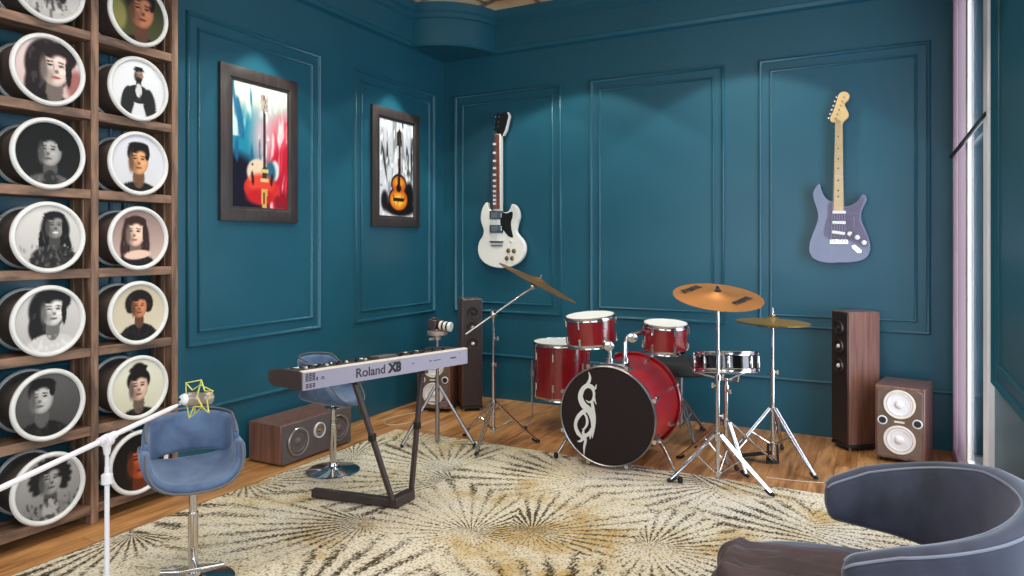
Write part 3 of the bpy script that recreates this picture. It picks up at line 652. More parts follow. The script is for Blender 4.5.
pts = [on_back(*q_, Y0) for q_ in s([(308, 388), (335, 350), (348, 320), (348, 280), (345, 236)])]
out('tremolo_arm', B().tube([(x, YF1-0.02-0.012*i, z) for i, (x, z) in enumerate(pts)], 0.0045, 8), M['chrome'], t, world=True)
for x, y in ((321, 346), (368, 368), (411, 401)):
    p = on_back(800+x/6.4, 180+y/6.4, Y0); out('control_knob', B().lathe([(0.018, 0), (0.018, 0.005), (0.012, 0.008), (0.011, 0.02), (0.004, 0.021)], (p[0], YF1-0.004, p[1]), (0, -1, 0), 20), M['white_g'], t, world=True)
out('output_jack', pl(s([(328, 418), (352, 412), (398, 450), (392, 470), (366, 468), (332, 436)]), YF1, YF1-0.006), M['chrome'], t, world=True, bevel=0.003)
b = B()
for k in range(6):
    x0, z0 = on_back(800+(204+k*18)/6.4, 180+392/6.4, Y0); x1, z1 = on_back(836.2+k*0.95, 119, Y0)
    b.cyl((x0, YF1-0.018, z0), (x1, YF1-0.012, z1), 0.0009, seg=5)
out('strings', b, M['steel'], t, world=True)
hx, hz = on_back(839, 117, Y0); out('wall_hanger', B().cyl((hx, YB-0.001, hz), (hx, Y0+0.013, hz), 0.016), M['black'], t, world=True)

# ------------------------------------------------------------------ speakers
def woofer(parent, name, x, z, r, y=0.0, ring=M['cream'], cone=M['cone'], cap=M['cone']):
    o = out(name, B().lathe([(r*1.22, 0), (r*1.22, 0.010), (r*1.16, 0.015), (r*1.02, 0.013), (r*0.98, 0.004)], (x, y, z), (0, -1, 0), 48), ring, parent)
    out('cone', B().lathe([(r*0.99, 0.006), (r*0.94, 0.012), (r*0.86, 0.012), (r*0.80, 0.006), (r*0.40, 0.002)], (x, y, z), (0, -1, 0), 48), cone, o)
    out('dust_cap', B().lathe([(r*0.40, 0.002), (r*0.34, 0.012), (r*0.2, 0.019), (r*0.02, 0.021)], (x, y, z), (0, -1, 0), 32), cap, o)
    return o
def cabinet(w, d, h, bulge=0.0, taper=0.0, z0=0.0):
    b = B()
    def sec(z, e):
        pts = []
        for k in range(9):
            f = k/8; pts.append((w/2+bulge*sin(pi*f)-taper*f, -d/2+d*f))
        return [V((x, y, z)) for x, y in pts]+[V((-x, y, z)) for x, y in reversed(pts)]
    return b.rings([sec(z0, 0), sec(h, 0)])
def two_way(label, loc, rz, s=1.0):
    w, d, h = 0.295*s, 0.37*s, 0.515*s
    t = thing('bookshelf_speaker', label, 'speaker', loc, rz, 'brown two-woofer speakers standing on the floor')
    out('cabinet', cabinet(w, d, h, 0.006, 0.0, 0.03), M['walnut'], t, bevel=0.008, bseg=3)
    out('baffle', B().prism([(-w/2+0.014, 0.045), (w/2-0.014, 0.045), (w/2-0.014, h-0.03), (w/2-0.05, h-0.014), (-w/2+0.05, h-0.014), (-w/2+0.014, h-0.03)], lambda u, v, q: V((u, q, v)), -d/2-0.001, -d/2-0.010), M['bafg'], t, bevel=0.003)
    for z in (0.165*s, 0.40*s): woofer(t, 'woofer', 0, z, 0.078*s, -d/2-0.010)
    for x in (-0.10*s, 0.105*s):
        p = out('bass_port', B().lathe([(0.030*s, 0), (0.030*s, 0.006), (0.024*s, 0.008), (0.022*s, 0.003)], (x, -d/2-0.010, 0.285*s), (0, -1, 0), 28), M['cone'], t)
        out('port_hole', B().lathe([(0.0215*s, 0.001), (0.0215*s, 0.0065)], (x, -d/2-0.010, 0.285*s), (0, -1, 0), 28), M['matte'], p)
    out('badge', B().box((0, -d/2-0.012, 0.283*s), (0.06*s, 0.005, 0.012*s)), M['cream'], t)
    for sx in (-1, 1):
        for sy in (-1, 1): out('foot', B().cyl((sx*w*0.36, sy*d*0.36, 0.0), (sx*w*0.36, sy*d*0.36, 0.031), 0.018), M['rubber'], t)
    return t
two_way('brown two-woofer speaker beside the pale-sided tower near the window', (0.160, 5.455, 0), R(-10))
two_way('brown two-woofer speaker on the floor in the wall corner, behind the camera tripod', (-3.49, 5.21, 0), atan2(0.33, 0.94))
def tower(label, loc, rz):
    w, d, h = 0.178, 0.25, 0.985
    t = thing('tower_speaker', label, 'speaker', loc, rz, 'slim tower speakers')
    out('cabinet', cabinet(w, d, h, 0, 0, 0.045), M['walnut'], t, bevel=0.004)
    out('baffle', B().box((0, -d/2-0.005, (h+0.045)/2), (w-0.012, 0.010, h-0.057)), M['baffle'], t, bevel=0.003)
    out('plinth', B().box((0, 0, 0.033), (w+0.01, d+0.01, 0.022)), M['matte'], t, bevel=0.003)
    for z, r, c in ((0.875, 0.040, M['matte']), (0.745, 0.040, M['baffle']), (0.605, 0.040, M['baffle'])):
        woofer(t, 'tweeter' if z > 0.8 else 'woofer', 0, z-0.01, r, -d/2-0.010, ring=M['baffle'], cone=c, cap=M['matte'] if z > 0.8 else M['cone'])
    for sx in (-1, 1):
        for sy in (-1, 1): out('spike_foot', B().cyl((sx*w*0.42, sy*d*0.42, 0.0), (sx*w*0.42, sy*d*0.42, 0.023), 0.006, 0.012, 12), M['chrome'], t)
    return t
# front faces -y locally
def face(dx, dy): return atan2(dx, -dy)
fx, fy = -0.77, -0.64; cxy = V((-0.18, 5.427))+V((0.64, -0.77)).normalized()*(-0.089)+V((0.77, 0.64)).normalized()*0.125
tower('slim dark-fronted tower speaker with wide pale wooden side, by the window end', (cxy.x, cxy.y, 0), face(fx, fy))
tower('slim brown tower speaker in the wall corner beside the boom cymbal stand', (-3.232, 5.32, 0), face(0.67, -0.74))
# long centre speaker lying along the left wall
t = thing('centre_speaker', 'long low wooden speaker box with grey front lying along the left wall', 'speaker', (-3.602, 3.645, 0), pi/2)
L, D_, H = 0.67, 0.30, 0.272
out('cabinet', B().box((0, 0, H/2+0.006), (L, D_, H-0.012)), M['walnut'], t, bevel=0.005)
out('grille', B().box((0, -D_/2-0.006, H/2+0.004), (L-0.006, 0.012, H-0.018)), M['grill'], t, bevel=0.003)
for x in (-0.20, 0.20): woofer(t, 'woofer', x, H/2+0.005, 0.078, -D_/2-0.012, ring=M['steel'], cone=M['grill'], cap=M['grill'])
woofer(t, 'tweeter', 0.0, H/2+0.035, 0.044, -D_/2-0.012, ring=M['cone'], cone=M['steel'], cap=M['gold'])
for sx in (-1, 1):
    for sy in (-1, 1): out('foot', B().cyl((sx*0.28, sy*0.11, 0), (sx*0.28, sy*0.11, 0.008), 0.02), M['rubber'], t)

# ------------------------------------------------------------------ drum kit
def lug_at(b, p, n, up, ln, w=0.011):
    p = V(p); n = V(n); up = V(up); b.tube([p-up*ln*0.5, p-up*ln*0.42, p+up*ln*0.42, p+up*ln*0.5], [w*0.6, w, w, w*0.6], 8)
    b.cyl(p-n*0.02, p+n*0.004, w*0.7, seg=8)
def drum(name, label, c, R_, H, tilt=(0, 0), shell=M['red'], nl=6, group=None, hoop=M['chrome'], lugl=0.05, cat='drum', a0=0.0, bottom=True):
    """c = centre of the top head"""
    t = thing(name, label, cat, (c[0], c[1], c[2]-H), 0, group)
    rot = Matrix.Rotation(tilt[0], 4, 'X') @ Matrix.Rotation(tilt[1], 4, 'Y')
    tr = Matrix.Translation((0, 0, H/2)) @ rot @ Matrix.Translation((0, 0, -H/2))
    def fin(nm, b, m, p=None, **k):
        b.b.transform(tr); return out(nm, b, m, p or t, **k)
    fin('shell', B().lathe([(R_*0.95, 0.012), (R_*0.96, 0.010), (R_*0.96, H-0.010), (R_*0.95, H-0.012)], seg=64), shell)
    fin('batter_head', B().lathe([(0.001, H-0.004), (R_*0.93, H-0.004), (R_*0.965, H-0.012), (R_*0.965, H-0.02)], seg=64, cap=False), M['head'])
    if bottom: fin('resonant_head', B().lathe([(0.001, 0.004), (R_*0.93, 0.004), (R_*0.965, 0.012), (R_*0.965, 0.02)], seg=64, cap=False), M['head'])
    for z, s_ in ((H-0.018, 1), (0.018, -1)):
        fin('hoop', B().lathe([(R_*0.972, z-0.012), (R_*0.995, z-0.011), (R_*0.985, z-0.007), (R_*0.985, z+0.010), (R_*1.0, z+0.015), (R_*0.972, z+0.015), (R_*0.966, z+0.0), (R_*0.972, z-0.012)], seg=64, cap=False), hoop)
    for k in range(nl):
        a = a0+2*pi*k/nl; n = V((cos(a), sin(a), 0)); b = B()
        for z in ((H*0.76, H*0.24) if H > 0.16 else (H*0.5,)):
            lug_at(b, n*(R_*0.975)+V((0, 0, z)), n, (0, 0, 1), lugl if H > 0.16 else H*0.55)
            if H > 0.16: b.cyl(n*(R_*1.0)+V((0, 0, z)), n*(R_*1.0)+V((0, 0, H-0.02 if z > H/2 else 0.02)), 0.003, seg=6)
        if H <= 0.16: b.cyl(n*R_*1.0+V((0, 0, 0.01)), n*R_*1.0+V((0, 0, H-0.01)), 0.003, seg=6)
        fin('lug', b, M['chrome'])
    return t, fin
BX, BY, BZ, BR, BL = -1.545, 4.233, 0.354, 0.328, 0.60
t = thing('bass_drum', 'red bass drum lying on its side with dark front head and white tribal emblem', 'drum', (BX, BY+BL/2, 0))
ax = (0, 1, 0); o_ = (BX, BY, BZ)
out('shell', B().lathe([(BR*0.95, 0.03), (BR*0.96, 0.028), (BR*0.96, BL-0.028), (BR*0.95, BL-0.03)], o_, ax, 96), M['redb'], t, world=True)
out('front_head', B().lathe([(0.001, 0.008), (BR*0.95, 0.008), (BR*0.965, 0.02)], o_, ax, 96, cap=False), M['bhead'], t, world=True)
out('rear_head', B().lathe([(0.001, BL-0.008), (BR*0.95, BL-0.008), (BR*0.965, BL-0.02)], o_, ax, 96, cap=False), M['head'], t, world=True)
out('front_hoop', B().lathe([(BR*0.96, 0.0), (BR*0.975, -0.004), (BR*0.99, 0.0), (BR*0.99, 0.028), (BR*0.965, 0.03), (BR*0.955, 0.02), (BR*0.96, 0)], o_, ax, 96, cap=False), M['steel'], t, world=True)
out('rear_hoop', B().lathe([(BR*0.96, BL), (BR*1.03, BL+0.002), (BR*1.04, BL-0.004), (BR*1.04, BL-0.034), (BR*1.02, BL-0.04), (BR*0.96, BL-0.036), (BR*0.96, BL)], o_, ax, 96, cap=False), M['red2'], t, world=True)
for k in range(8):
    a = pi/8+2*pi*k/8; n = V((cos(a), 0, sin(a)))
    for yy in (0.12, BL-0.13):
        b = B(); p = V(o_)+n*(BR*0.975)+V((0, yy, 0)); lug_at(b, p, n, (0, 1, 0), 0.06, 0.013)
        e = 0.018 if yy < BL/2 else BL-0.02
        b.cyl(p+n*0.012, V(o_)+n*(BR*1.0+0.012)+V((0, e, 0)), 0.0035, seg=6); b.box(V(o_)+n*(BR+0.008)+V((0, e, 0)), (0.026, 0.02, 0.026))
        out('lug', b, M['chrome'], t, world=True)
# emblem on the front head: tapered strokes
EY = BY+0.004
def stroke(b, pts, ws, k):
    P = [V((*on_back(550+x/4.43, 350+y/4.43, BY), 0)) for x, y in pts]; n = 10; Q = []
    N = len(P)
    for i in range(N-1):
        p0, p1, p2, p3 = P[max(i-1, 0)], P[i], P[i+1], P[min(i+2, N-1)]
        for j in range(n):
            s_ = j/n; Q.append((0.5*((2*p1)+(p2-p0)*s_+(2*p0-5*p1+4*p2-p3)*s_*s_+(3*p1-p0-3*p2+p3)*s_**3), ws[i]*(1-s_)+ws[i+1]*s_))
    Q.append((P[-1], ws[-1])); Lf, Rt = [], []
    for i, (q, w) in enumerate(Q):
        d = (Q[min(i+1, len(Q)-1)][0]-Q[max(i-1, 0)][0]); d.normalize(); nn = V((-d.y, d.x, 0)); w = max(w, 0.5)*0.00176/2
        Lf.append(q+nn*w); Rt.append(q-nn*w)
    y = EY-0.00025*k
    vf = [(b.b.verts.new((l.x, y, l.y)), b.b.verts.new((r.x, y, r.y))) for l, r in zip(Lf, Rt)]
    vb = [(b.b.verts.new((l.x, EY+0.003, l.y)), b.b.verts.new((r.x, EY+0.003, r.y))) for l, r in zip(Lf, Rt)]
    for i in range(len(vf)-1):
        b.face((vf[i][0], vf[i+1][0], vf[i+1][1], vf[i][1])); b.face((vf[i][0], vb[i][0], vb[i+1][0], vf[i+1][0])); b.face((vf[i][1], vf[i+1][1], vb[i+1][1], vb[i][1]))
b = B()
for k, (p, w) in enumerate([
 ([(170, 97), (176, 120), (172, 140), (160, 160)], [1, 8, 11, 12]),
 ([(204, 152), (198, 172), (182, 160), (160, 160), (140, 180), (134, 212), (148, 245), (172, 268), (188, 300), (190, 345), (186, 392)], [1, 8, 10, 16, 16, 20, 24, 26, 24, 14, 1]),
 ([(150, 155), (148, 172), (140, 200)], [1, 7, 8]),
 ([(160, 162), (182, 168), (194, 192), (188, 222), (172, 232), (158, 222)], [9, 10, 9, 8, 6, 1]),
 ([(192, 190), (196, 220), (204, 242)], [6, 8, 1]),
 ([(184, 225), (190, 262), (196, 310), (184, 360)], [10, 12, 10, 2]),
 ([(176, 262), (150, 272), (124, 296), (112, 330), (120, 362), (142, 388), (160, 392)], [8, 16, 14, 12, 14, 12, 8]),
 ([(136, 270), (158, 292), (164, 322), (154, 346), (140, 352)], [8, 8, 10, 7, 1]),
 ([(112, 320), (114, 350), (120, 378)], [6, 8, 1]), ([(150, 350), (146, 368), (156, 380), (176, 366), (190, 335)], [3, 10, 14, 12, 6]),
 ([(180, 350), (178, 378), (176, 396)], [8, 8, 1]), ([(120, 404), (134, 404), (150, 388), (166, 372)], [1, 8, 12, 8]),
 ([(146, 372), (156, 400), (151, 430), (150, 466)], [8, 11, 8, 1])]): stroke(b, p, w, k)
out('emblem', b, M['white'], t, world=True, keep=False, label='white tribal S emblem')
for sx, fx_, fy_ in ((-1, -1.93, 4.30), (1, -1.06, 4.20)):
    a = -R(28); n = V((cos(a)*sx, 0, sin(a))); p = V((BX, BY+0.16, BZ))+n*(BR*0.96)
    b = B(); b.cyl(p-n*0.01, p+n*0.04, 0.02, seg=16); b.tube([p+n*0.03, V((fx_, fy_, 0.028))], [0.011, 0.009], 12)
    o = out('spur', b, M['chrome'], t, world=True)
    out('rubber_foot', B().tube([V((fx_, fy_, 0.05)), V((fx_, fy_, 0.03)), V((fx_, fy_, 0.014))], [0.013, 0.017, 0.013], 12), M['rubber'], o, world=True)
T1 = (-1.715, 4.40, 0.99); T2 = (-1.260, 4.59, 0.942)
b = B(); top = BZ+BR*0.96
b.box((BX+0.02, BY+0.105, top+0.004), (0.17, 0.10, 0.03))
for p0, dst, zt, kn in (((-1.552, 4.315), (T1[0]+0.125, T1[1]-0.095, 0.83), 0.80, (-1.548, 4.29, 0.80)), ((-1.465, 4.37), (T2[0]-0.125, T2[1]-0.065, 0.875), 0.868, (-1.42, 4.38, 0.852))):
    b.tube([(p0[0], p0[1], top-0.01), (p0[0], p0[1], zt-0.05), (p0[0]+(dst[0]-p0[0])*0.12, p0[1]+(dst[1]-p0[1])*0.12, zt-0.012), (p0[0]+(dst[0]-p0[0])*0.4, p0[1]+(dst[1]-p0[1])*0.4, zt), dst], 0.015, 14)
    b.lathe([(0.02, -0.016), (0.033, -0.012), (0.033, 0.012), (0.02, 0.016)], kn, (0.25, -1, 0), 24); b.lathe([(0.012, 0.014), (0.012, 0.024)], kn, (0.25, -1, 0), 16)
    b.cyl((p0[0], p0[1], top-0.01), (p0[0], p0[1], top+0.05), 0.023, seg=16)
out('tom_mount', b, M['chrome'], t, world=True, bevel=0.002)
drum('tom_drum', 'red mounted tom drum with white top on the side near the tilted cymbal', T1, 0.170, 0.215, (R(5), R(-3)), nl=6, a0=0.4, group='red tom drums')
drum('tom_drum', 'smaller red mounted tom drum beside the dark snare drum', T2, 0.149, 0.205, (R(4), R(3)), nl=6, a0=0.2, group='red tom drums')
ft, fin = drum('floor_tom', 'deep red floor tom standing behind the bass drum on thin legs', (-2.215, 5.05, 0.70), 0.230, 0.45, nl=8, a0=0.1, lugl=0.06)
for a in (R(215), R(335), R(95)):
    n = V((cos(a), sin(a), 0)); p = V((-2.215, 5.05, 0))+n*0.24
    b = B(); b.tube([p+V((0, 0, 0.55)), p+V((0, 0, 0.10)), p+n*0.05+V((0, 0, 0.03))], 0.0065, 10); b.box(p-n*0.01+V((0, 0, 0.45)), (0.03, 0.03, 0.05))
    o = out('leg', b, M['steel'], ft, world=True); out('rubber_foot', B().ball(p+n*0.055+V((0, 0, 0.018)), 0.018, 12), M['rubber'], o, world=True)

def stand_legs(t, c, feet, zj, zlow, r=0.009, mat=None, double=True):
    mat = mat or M['chrome']; c = V((c[0], c[1], 0))
    for f in feet:
        f = V((f[0], f[1], 0.014+(0.013 if f[1] < RY1+0.02 and f[0] > RX0 else 0))); d = (f-c); d.z = 0; d.normalize(); s_ = V((-d.y, d.x, 0)); j = c+d*0.022+V((0, 0, zj)); b = B()
        for q in ((-1, 1) if double else (0,)):
            b.tube([j+s_*0.010*q, j.lerp(f, 0.5)+s_*0.011*q, f+V((0, 0, 0.012))+s_*0.004*q], [r*0.72]*3 if double else [r]*3, 8)
        m = j.lerp(f, 0.42); b.tube([c+d*0.02+V((0, 0, zlow)), m], r*0.55, 8)
        o = out('leg', b, mat, t, world=True)
        out('rubber_foot', B().tube([f-d*0.035+V((0, 0, 0.022)), f-d*0.005+V((0, 0, 0.006)), f+d*0.022], [0.010, 0.014, 0.009], 10), M['rubber'], o, world=True)
def wing(b, p, d, r=0.008):
    p = V(p); d = V(d).normalized(); b.cyl(p, p+d*0.03, r, seg=10); x, y, _ = frame_of(d)
    b.box(p+d*0.032, (0.012, 0.012, 0.03))
def cymbal_geo(c, nrm, R_, h=0.035):
    return B().lathe([(0.006, h), (R_*0.08, h*0.97), (R_*0.15, h*0.8), (R_*0.19, h*0.62), (R_*0.5, h*0.36), (R_*0.8, h*0.14), (R_, 0.0), (R_*0.998, -0.0016), (R_*0.8, h*0.14-0.0018), (R_*0.5, h*0.36-0.0018), (R_*0.19, h*0.62-0.0018), (R_*0.12, h*0.82), (0.006, h-0.003)], c, nrm, 72, cap=False)
def letter(text, size, mat, parent, mw, name='lettering', ext=0.0012, bold=0.0):
    cu = bpy.data.curves.new(name, 'FONT'); cu.body = text; cu.size = size; cu.extrude = ext; cu.offset = bold; cu.align_x = 'CENTER'; cu.align_y = 'CENTER'
    cu.materials.append(mat); tmp = bpy.data.objects.new(name, cu); COL.objects.link(tmp); bpy.context.view_layer.update()
    me = bpy.data.meshes.new_from_object(tmp.evaluated_get(bpy.context.evaluated_depsgraph_get())); bpy.data.objects.remove(tmp)
    o = bpy.data.objects.new(name, me); COL.objects.link(o)
    if parent is not None: o.parent = parent; o.matrix_local = WM[parent.name].inverted() @ mw; WM[o.name] = WM[parent.name]
    return o
# crash cymbal on a straight stand in front
cS = (-0.86, 4.31)
t = thing('cymbal_stand', 'straight chrome cymbal stand in front of the snare drum', 'stand', (*cS, 0), 0, 'chrome stands of the drum kit')
b = B(); b.cyl((*cS, 0.05), (*cS, 0.66), 0.0125).cyl((*cS, 0.64), (*cS, 1.08), 0.0095).cyl((*cS, 1.07), (*cS, 1.21), 0.005, seg=10)
out('pole', b, M['chrome'], t, world=True)
b = B(); b.cyl((*cS, 0.27), (*cS, 0.315), 0.024, seg=18).cyl((*cS, 0.635), (*cS, 0.67), 0.018, seg=18).cyl((*cS, 0.06), (*cS, 0.085), 0.02, seg=18)
wing(b, (cS[0], cS[1], 0.655), (1, 0.3, 0)); wing(b, (cS[0], cS[1], 0.80), (1, 0.2, 0)); wing(b, (cS[0], cS[1], 0.60), (-1, 0.2, 0)); wing(b, (cS[0], cS[1], 0.42), (1, 0, 0)); b.cyl((*cS, 0.79), (*cS, 0.815), 0.014, seg=18)
out('collar', b, M['chrome'], t, world=True)
out('tilter', B().tube([(*cS, 1.06), (cS[0]-0.012, cS[1], 1.085), (*cS, 1.145)], 0.011, 12), M['steel'], t, world=True)
stand_legs(t, cS, ((-0.541, 4.203), (-1.11, 4.17), (-0.80, 4.62)), 0.305, 0.075, 0.010)
out('felt_nut', B().lathe([(0.02, -0.004), (0.022, 0.004), (0.012, 0.01), (0.008, 0.03)], (cS[0], cS[1], 1.178), (0, 0, 1), 20), M['matte'], t, world=True)
right = V((CA, SA, 0)); fwd = V((-SA, CA, 0))
nrm = (V((0, 0, 1))*cos(R(14.5))-fwd*sin(R(14.5))+right*0.02).normalized(); cc = V((*cS, 1.142))
t = thing('crash_cymbal', 'large bronze cymbal tilted toward the camera with two dark logos', 'cymbal', cc, 0, 'bronze cymbals')
out('cymbal_plate', cymbal_geo(cc, nrm, 0.268, 0.034), M['brass'], t, world=True)
X_ = right; Y_ = nrm.cross(X_).normalized(); X_ = Y_.cross(nrm).normalized()
for ox, oy, ang_, tx in ((0.115, -0.105, 0.75, 'PAISTE'), (-0.135, 0.10, 0.72, 'PAISTE')):
    xd = (X_*cos(ang_)+Y_*sin(ang_)); yd = nrm.cross(xd)
    pos = cc+X_*ox+Y_*oy+nrm*(0.0150)
    m = Matrix((xd, yd, nrm)).transposed().to_4x4(); m.translation = pos
    letter(tx, 0.058, M['matte'], t, m, 'logo_lettering', 0.002, 0.0012)
# snare drum and stand
sC = (-0.862, 4.585)
st = thing('snare_stand', 'low chrome stand carrying the dark snare drum', 'stand', (*sC, 0), 0, 'chrome stands of the drum kit')
b = B(); b.cyl((*sC, 0.05), (*sC, 0.60), 0.0115); b.cyl((*sC, 0.30), (*sC, 0.34), 0.022, seg=18); b.cyl((*sC, 0.52), (*sC, 0.56), 0.02, seg=18); wing(b, (*sC, 0.52), (1, -0.4, 0))
out('pole', b, M['chrome'], st, world=True)
for a in (R(-60), R(60), R(180)):
    n = V((cos(a), sin(a), 0)); p = V((*sC, 0))
    out('basket_arm', B().tube([p+V((0, 0, 0.585)), p+n*0.10+V((0, 0, 0.605)), p+n*0.205+V((0, 0, 0.622)), p+n*0.222+V((0, 0, 0.665))], 0.006, 8), M['chrome'], st, world=True)
stand_legs(st, sC, ((-1.19, 4.69), (-0.62, 4.90), (-0.73, 4.40+0.12)), 0.32, 0.07, 0.010)
drum('snare_drum', 'dark mirror-black snare drum with chrome hoops and white head', (-0.862, 4.585, 0.776), 0.200, 0.140, (R(-8), R(-4)), shell=M['snare'], nl=8, a0=0.25, cat='drum')
# hi-hat
hC = (-0.62, 4.90)
t = thing('hi_hat_stand', 'chrome hi-hat stand with foot pedal standing near the back wall', 'stand', (*hC, 0), 0, 'chrome stands of the drum kit')
b = B(); b.cyl((*hC, 0.06), (*hC, 0.62), 0.0125).cyl((*hC, 0.60), (*hC, 0.92), 0.009).cyl((*hC, 0.9), (*hC, 1.04), 0.004, seg=10)
out('pole', b, M['chrome'], t, world=True)
b = B(); b.cyl((*hC, 0.345), (*hC, 0.38), 0.022, seg=18).cyl((*hC, 0.60), (*hC, 0.625), 0.017, seg=18).cyl((*hC, 0.12), (*hC, 0.145), 0.019, seg=18); wing(b, (*hC, 0.612), (1, 0, 0))
b.lathe([(0.018, 0), (0.02, 0.01), (0.008, 0.02), (0.006, 0.035)], (*hC, 0.985), (0, 0, 1), 16); b.lathe([(0.006, 0), (0.016, 0.02), (0.016, 0.03)], (*hC, 0.895), (0, 0, 1), 16)
out('clutch', b, M['chrome'], t, world=True)
stand_legs(t, hC, ((-0.345, 4.68), (-0.90, 4.72), (-0.60, 5.24)), 0.37, 0.135, 0.011)
b = B(); ex = V((0.80, 0.6, 0)).normalized(); c3 = V((*hC, 0))
for q in (-1, 1): b.beam(c3+V((CA, SA, 0))*0.036*q+V((0, 0, 0.0)), c3+V((CA, SA, 0))*0.03*q+V((0, 0, 0.13)), 0.010, 0.016)
b.beam(c3-V((CA, SA, 0))*0.04+V((0, 0, 0.008)), c3+V((CA, SA, 0))*0.04+V((0, 0, 0.008)), 0.016, 0.02); b.beam(c3-V((CA, SA, 0))*0.034+V((0, 0, 0.13)), c3+V((CA, SA, 0))*0.034+V((0, 0, 0.13)), 0.012, 0.016)
pd = V((-0.9, 0.05, 0)).normalized()
out('pedal_frame', b, M['matte'], t, world=True, bevel=0.002)
out('footboard', B().beam(c3+V((0, 0, 0.075)), c3+pd*0.21+V((0, 0, 0.022)), 0.065, 0.012), M['matte'], t, world=True, bevel=0.004)
for nm, z, s_, g_ in (('hi_hat_cymbal', 0.945, 1, 'upper dull gold cymbal of the closed hi-hat pair'), ('hi_hat_cymbal', 0.938, -1, 'lower dull gold cymbal of the closed hi-hat pair')):
    nn = (V((0, 0, s_))-fwd*0.01*s_+right*0.02*s_).normalized()
    tt = thing(nm, g_, 'cymbal', (*hC, z), 0, 'bronze cymbals')
    out('cymbal_plate', cymbal_geo(V((*hC, z)), nn, 0.235, 0.034), M['brass2'], tt, world=True)
# boom stand
mC = (-2.473, 4.40)
def PT(px, py, D): p = at(px, D); p.z = 1.45-(py-246)/F*D; return p
t = thing('boom_cymbal_stand', 'chrome stand with slanted boom arm holding the steeply tilted cymbal', 'stand', (*mC, 0), 0, 'chrome stands of the drum kit')
b = B(); b.cyl((*mC, 0.09), (*mC, 0.60), 0.0125).cyl((*mC, 0.58), (*mC, 0.955), 0.009)
out('pole', b, M['chrome'], t, world=True)
b = B(); b.cyl((*mC, 0.29), (*mC, 0.33), 0.022, seg=18).cyl((*mC, 0.58), (*mC, 0.605), 0.017, seg=18).ball((*mC, 0.955), 0.028, 14); wing(b, (*mC, 0.78), (1, 0, 0)); wing(b, (*mC, 0.59), (1, -0.3, 0)); b.cyl((*mC, 0.11), (*mC, 0.13), 0.02, seg=18)
out('collar', b, M['chrome'], t, world=True)
A_ = V((*mC, 0.955))-right*0.20+V((0, 0, -0.145)); E_ = V((*mC, 0.955))+right*0.318+V((0, 0, 0.220))
ba = B(); ba.tube([A_, E_], 0.009, 12); ba.ball(E_-right*0.035+V((0, 0, -0.015)), 0.026, 12, (1, 0.8, 1)); ba.cyl(E_, E_+V((0, 0, 0.0))+(right*0.45+V((0, 0, 0.89))).normalized()*0.075, 0.005, seg=8)
out('boom_arm', ba, M['chrome'], t, world=True)
stand_legs(t, mC, ((-2.219, 4.60), (-2.43, 4.09), (-2.77, 4.49)), 0.31, 0.12, 0.010)
nb = (right*sin(R(27.3))+V((0, 0, 1))*cos(R(27.3))-fwd*0.03).normalized(); cb = E_+nb*0.008
t = thing('ride_cymbal', 'dark bronze cymbal seen edge-on, tilted steeply below the white guitar', 'cymbal', cb, 0, 'bronze cymbals')
out('cymbal_plate', cymbal_geo(cb, nb, 0.315, 0.040), M['brass3'], t, world=True)
# throne
hT = at(681, 5.25)
t = thing('drum_throne', 'low round black drum stool behind the bass drum', 'stool', (hT.x, hT.y, 0))
out('seat', B().lathe([(0.02, 0.49), (0.20, 0.492), (0.235, 0.51), (0.24, 0.55), (0.225, 0.585), (0.19, 0.598), (0.02, 0.602)], (hT.x, hT.y, 0), (0, 0, 1), 48), M['matte'], t, world=True)
out('pole', B().cyl((hT.x, hT.y, 0.08), (hT.x, hT.y, 0.492), 0.014).cyl((hT.x, hT.y, 0.26), (hT.x, hT.y, 0.30), 0.024), M['steel'], t, world=True)
stand_legs(t, (hT.x, hT.y), [(hT.x+0.27*cos(a), hT.y+0.27*sin(a)) for a in (R(-55), R(65), R(185))], 0.285, 0.10, 0.010, M['steel'])

# ------------------------------------------------------------------ keyboard and its stand
k0 = V((-2.496, 2.528, 0)); k1 = V((-2.200, 3.586, 0)); kd = (k1-k0).normalized(); kp = V((-kd.y, kd.x, 0)); KL = (k1-k0).length; KZ = 0.738
t = thing('keyboard', 'lilac-backed electronic keyboard with dark ends, seen from behind on its stand', 'keyboard', (*(k0+k1).xy/2, KZ))
KP = lambda a, d, z: k0+kd*a+kp*d+V((0, 0, KZ+z))
prof = [(0.004, 0), (0.30, -0.012), (0.335, 0.0), (0.34, 0.03), (0.33, 0.04), (0.20, 0.048), (0.19, 0.078), (0.03, 0.092), (0.004, 0.094)]
out('case', B().rings([[KP(a, d, z) for d, z in prof] for a in (0.0, KL)]), M['case'], t, world=True, bevel=0.003)
out('back_panel', B().rings([[KP(a, d, z) for d, z in ((0.004, 0.001), (-0.008, 0.003), (-0.008, 0.091), (0.004, 0.0945))] for a in (0.002, KL-0.002)]), M['lilac'], t, world=True)
out('top_edge', B().rings([[KP(a, d, z) for d, z in ((-0.009, 0.0905), (-0.009, 0.0945), (0.024, 0.097), (0.024, 0.093))] for a in (0.0, KL)]), M['cream'], t, world=True)
for a0, a1 in ((0.0, 0.026), (KL-0.026, KL)):
    out('end_cheek', B().rings([[KP(a, d, z) for d, z in ((0.03, 0.0), (0.336, 0.001), (0.342, 0.034), (0.334, 0.066), (0.20, 0.084), (0.03, 0.0925))] for a in (a0-0.001, a1)]), M['case'], t, world=True, bevel=0.002)
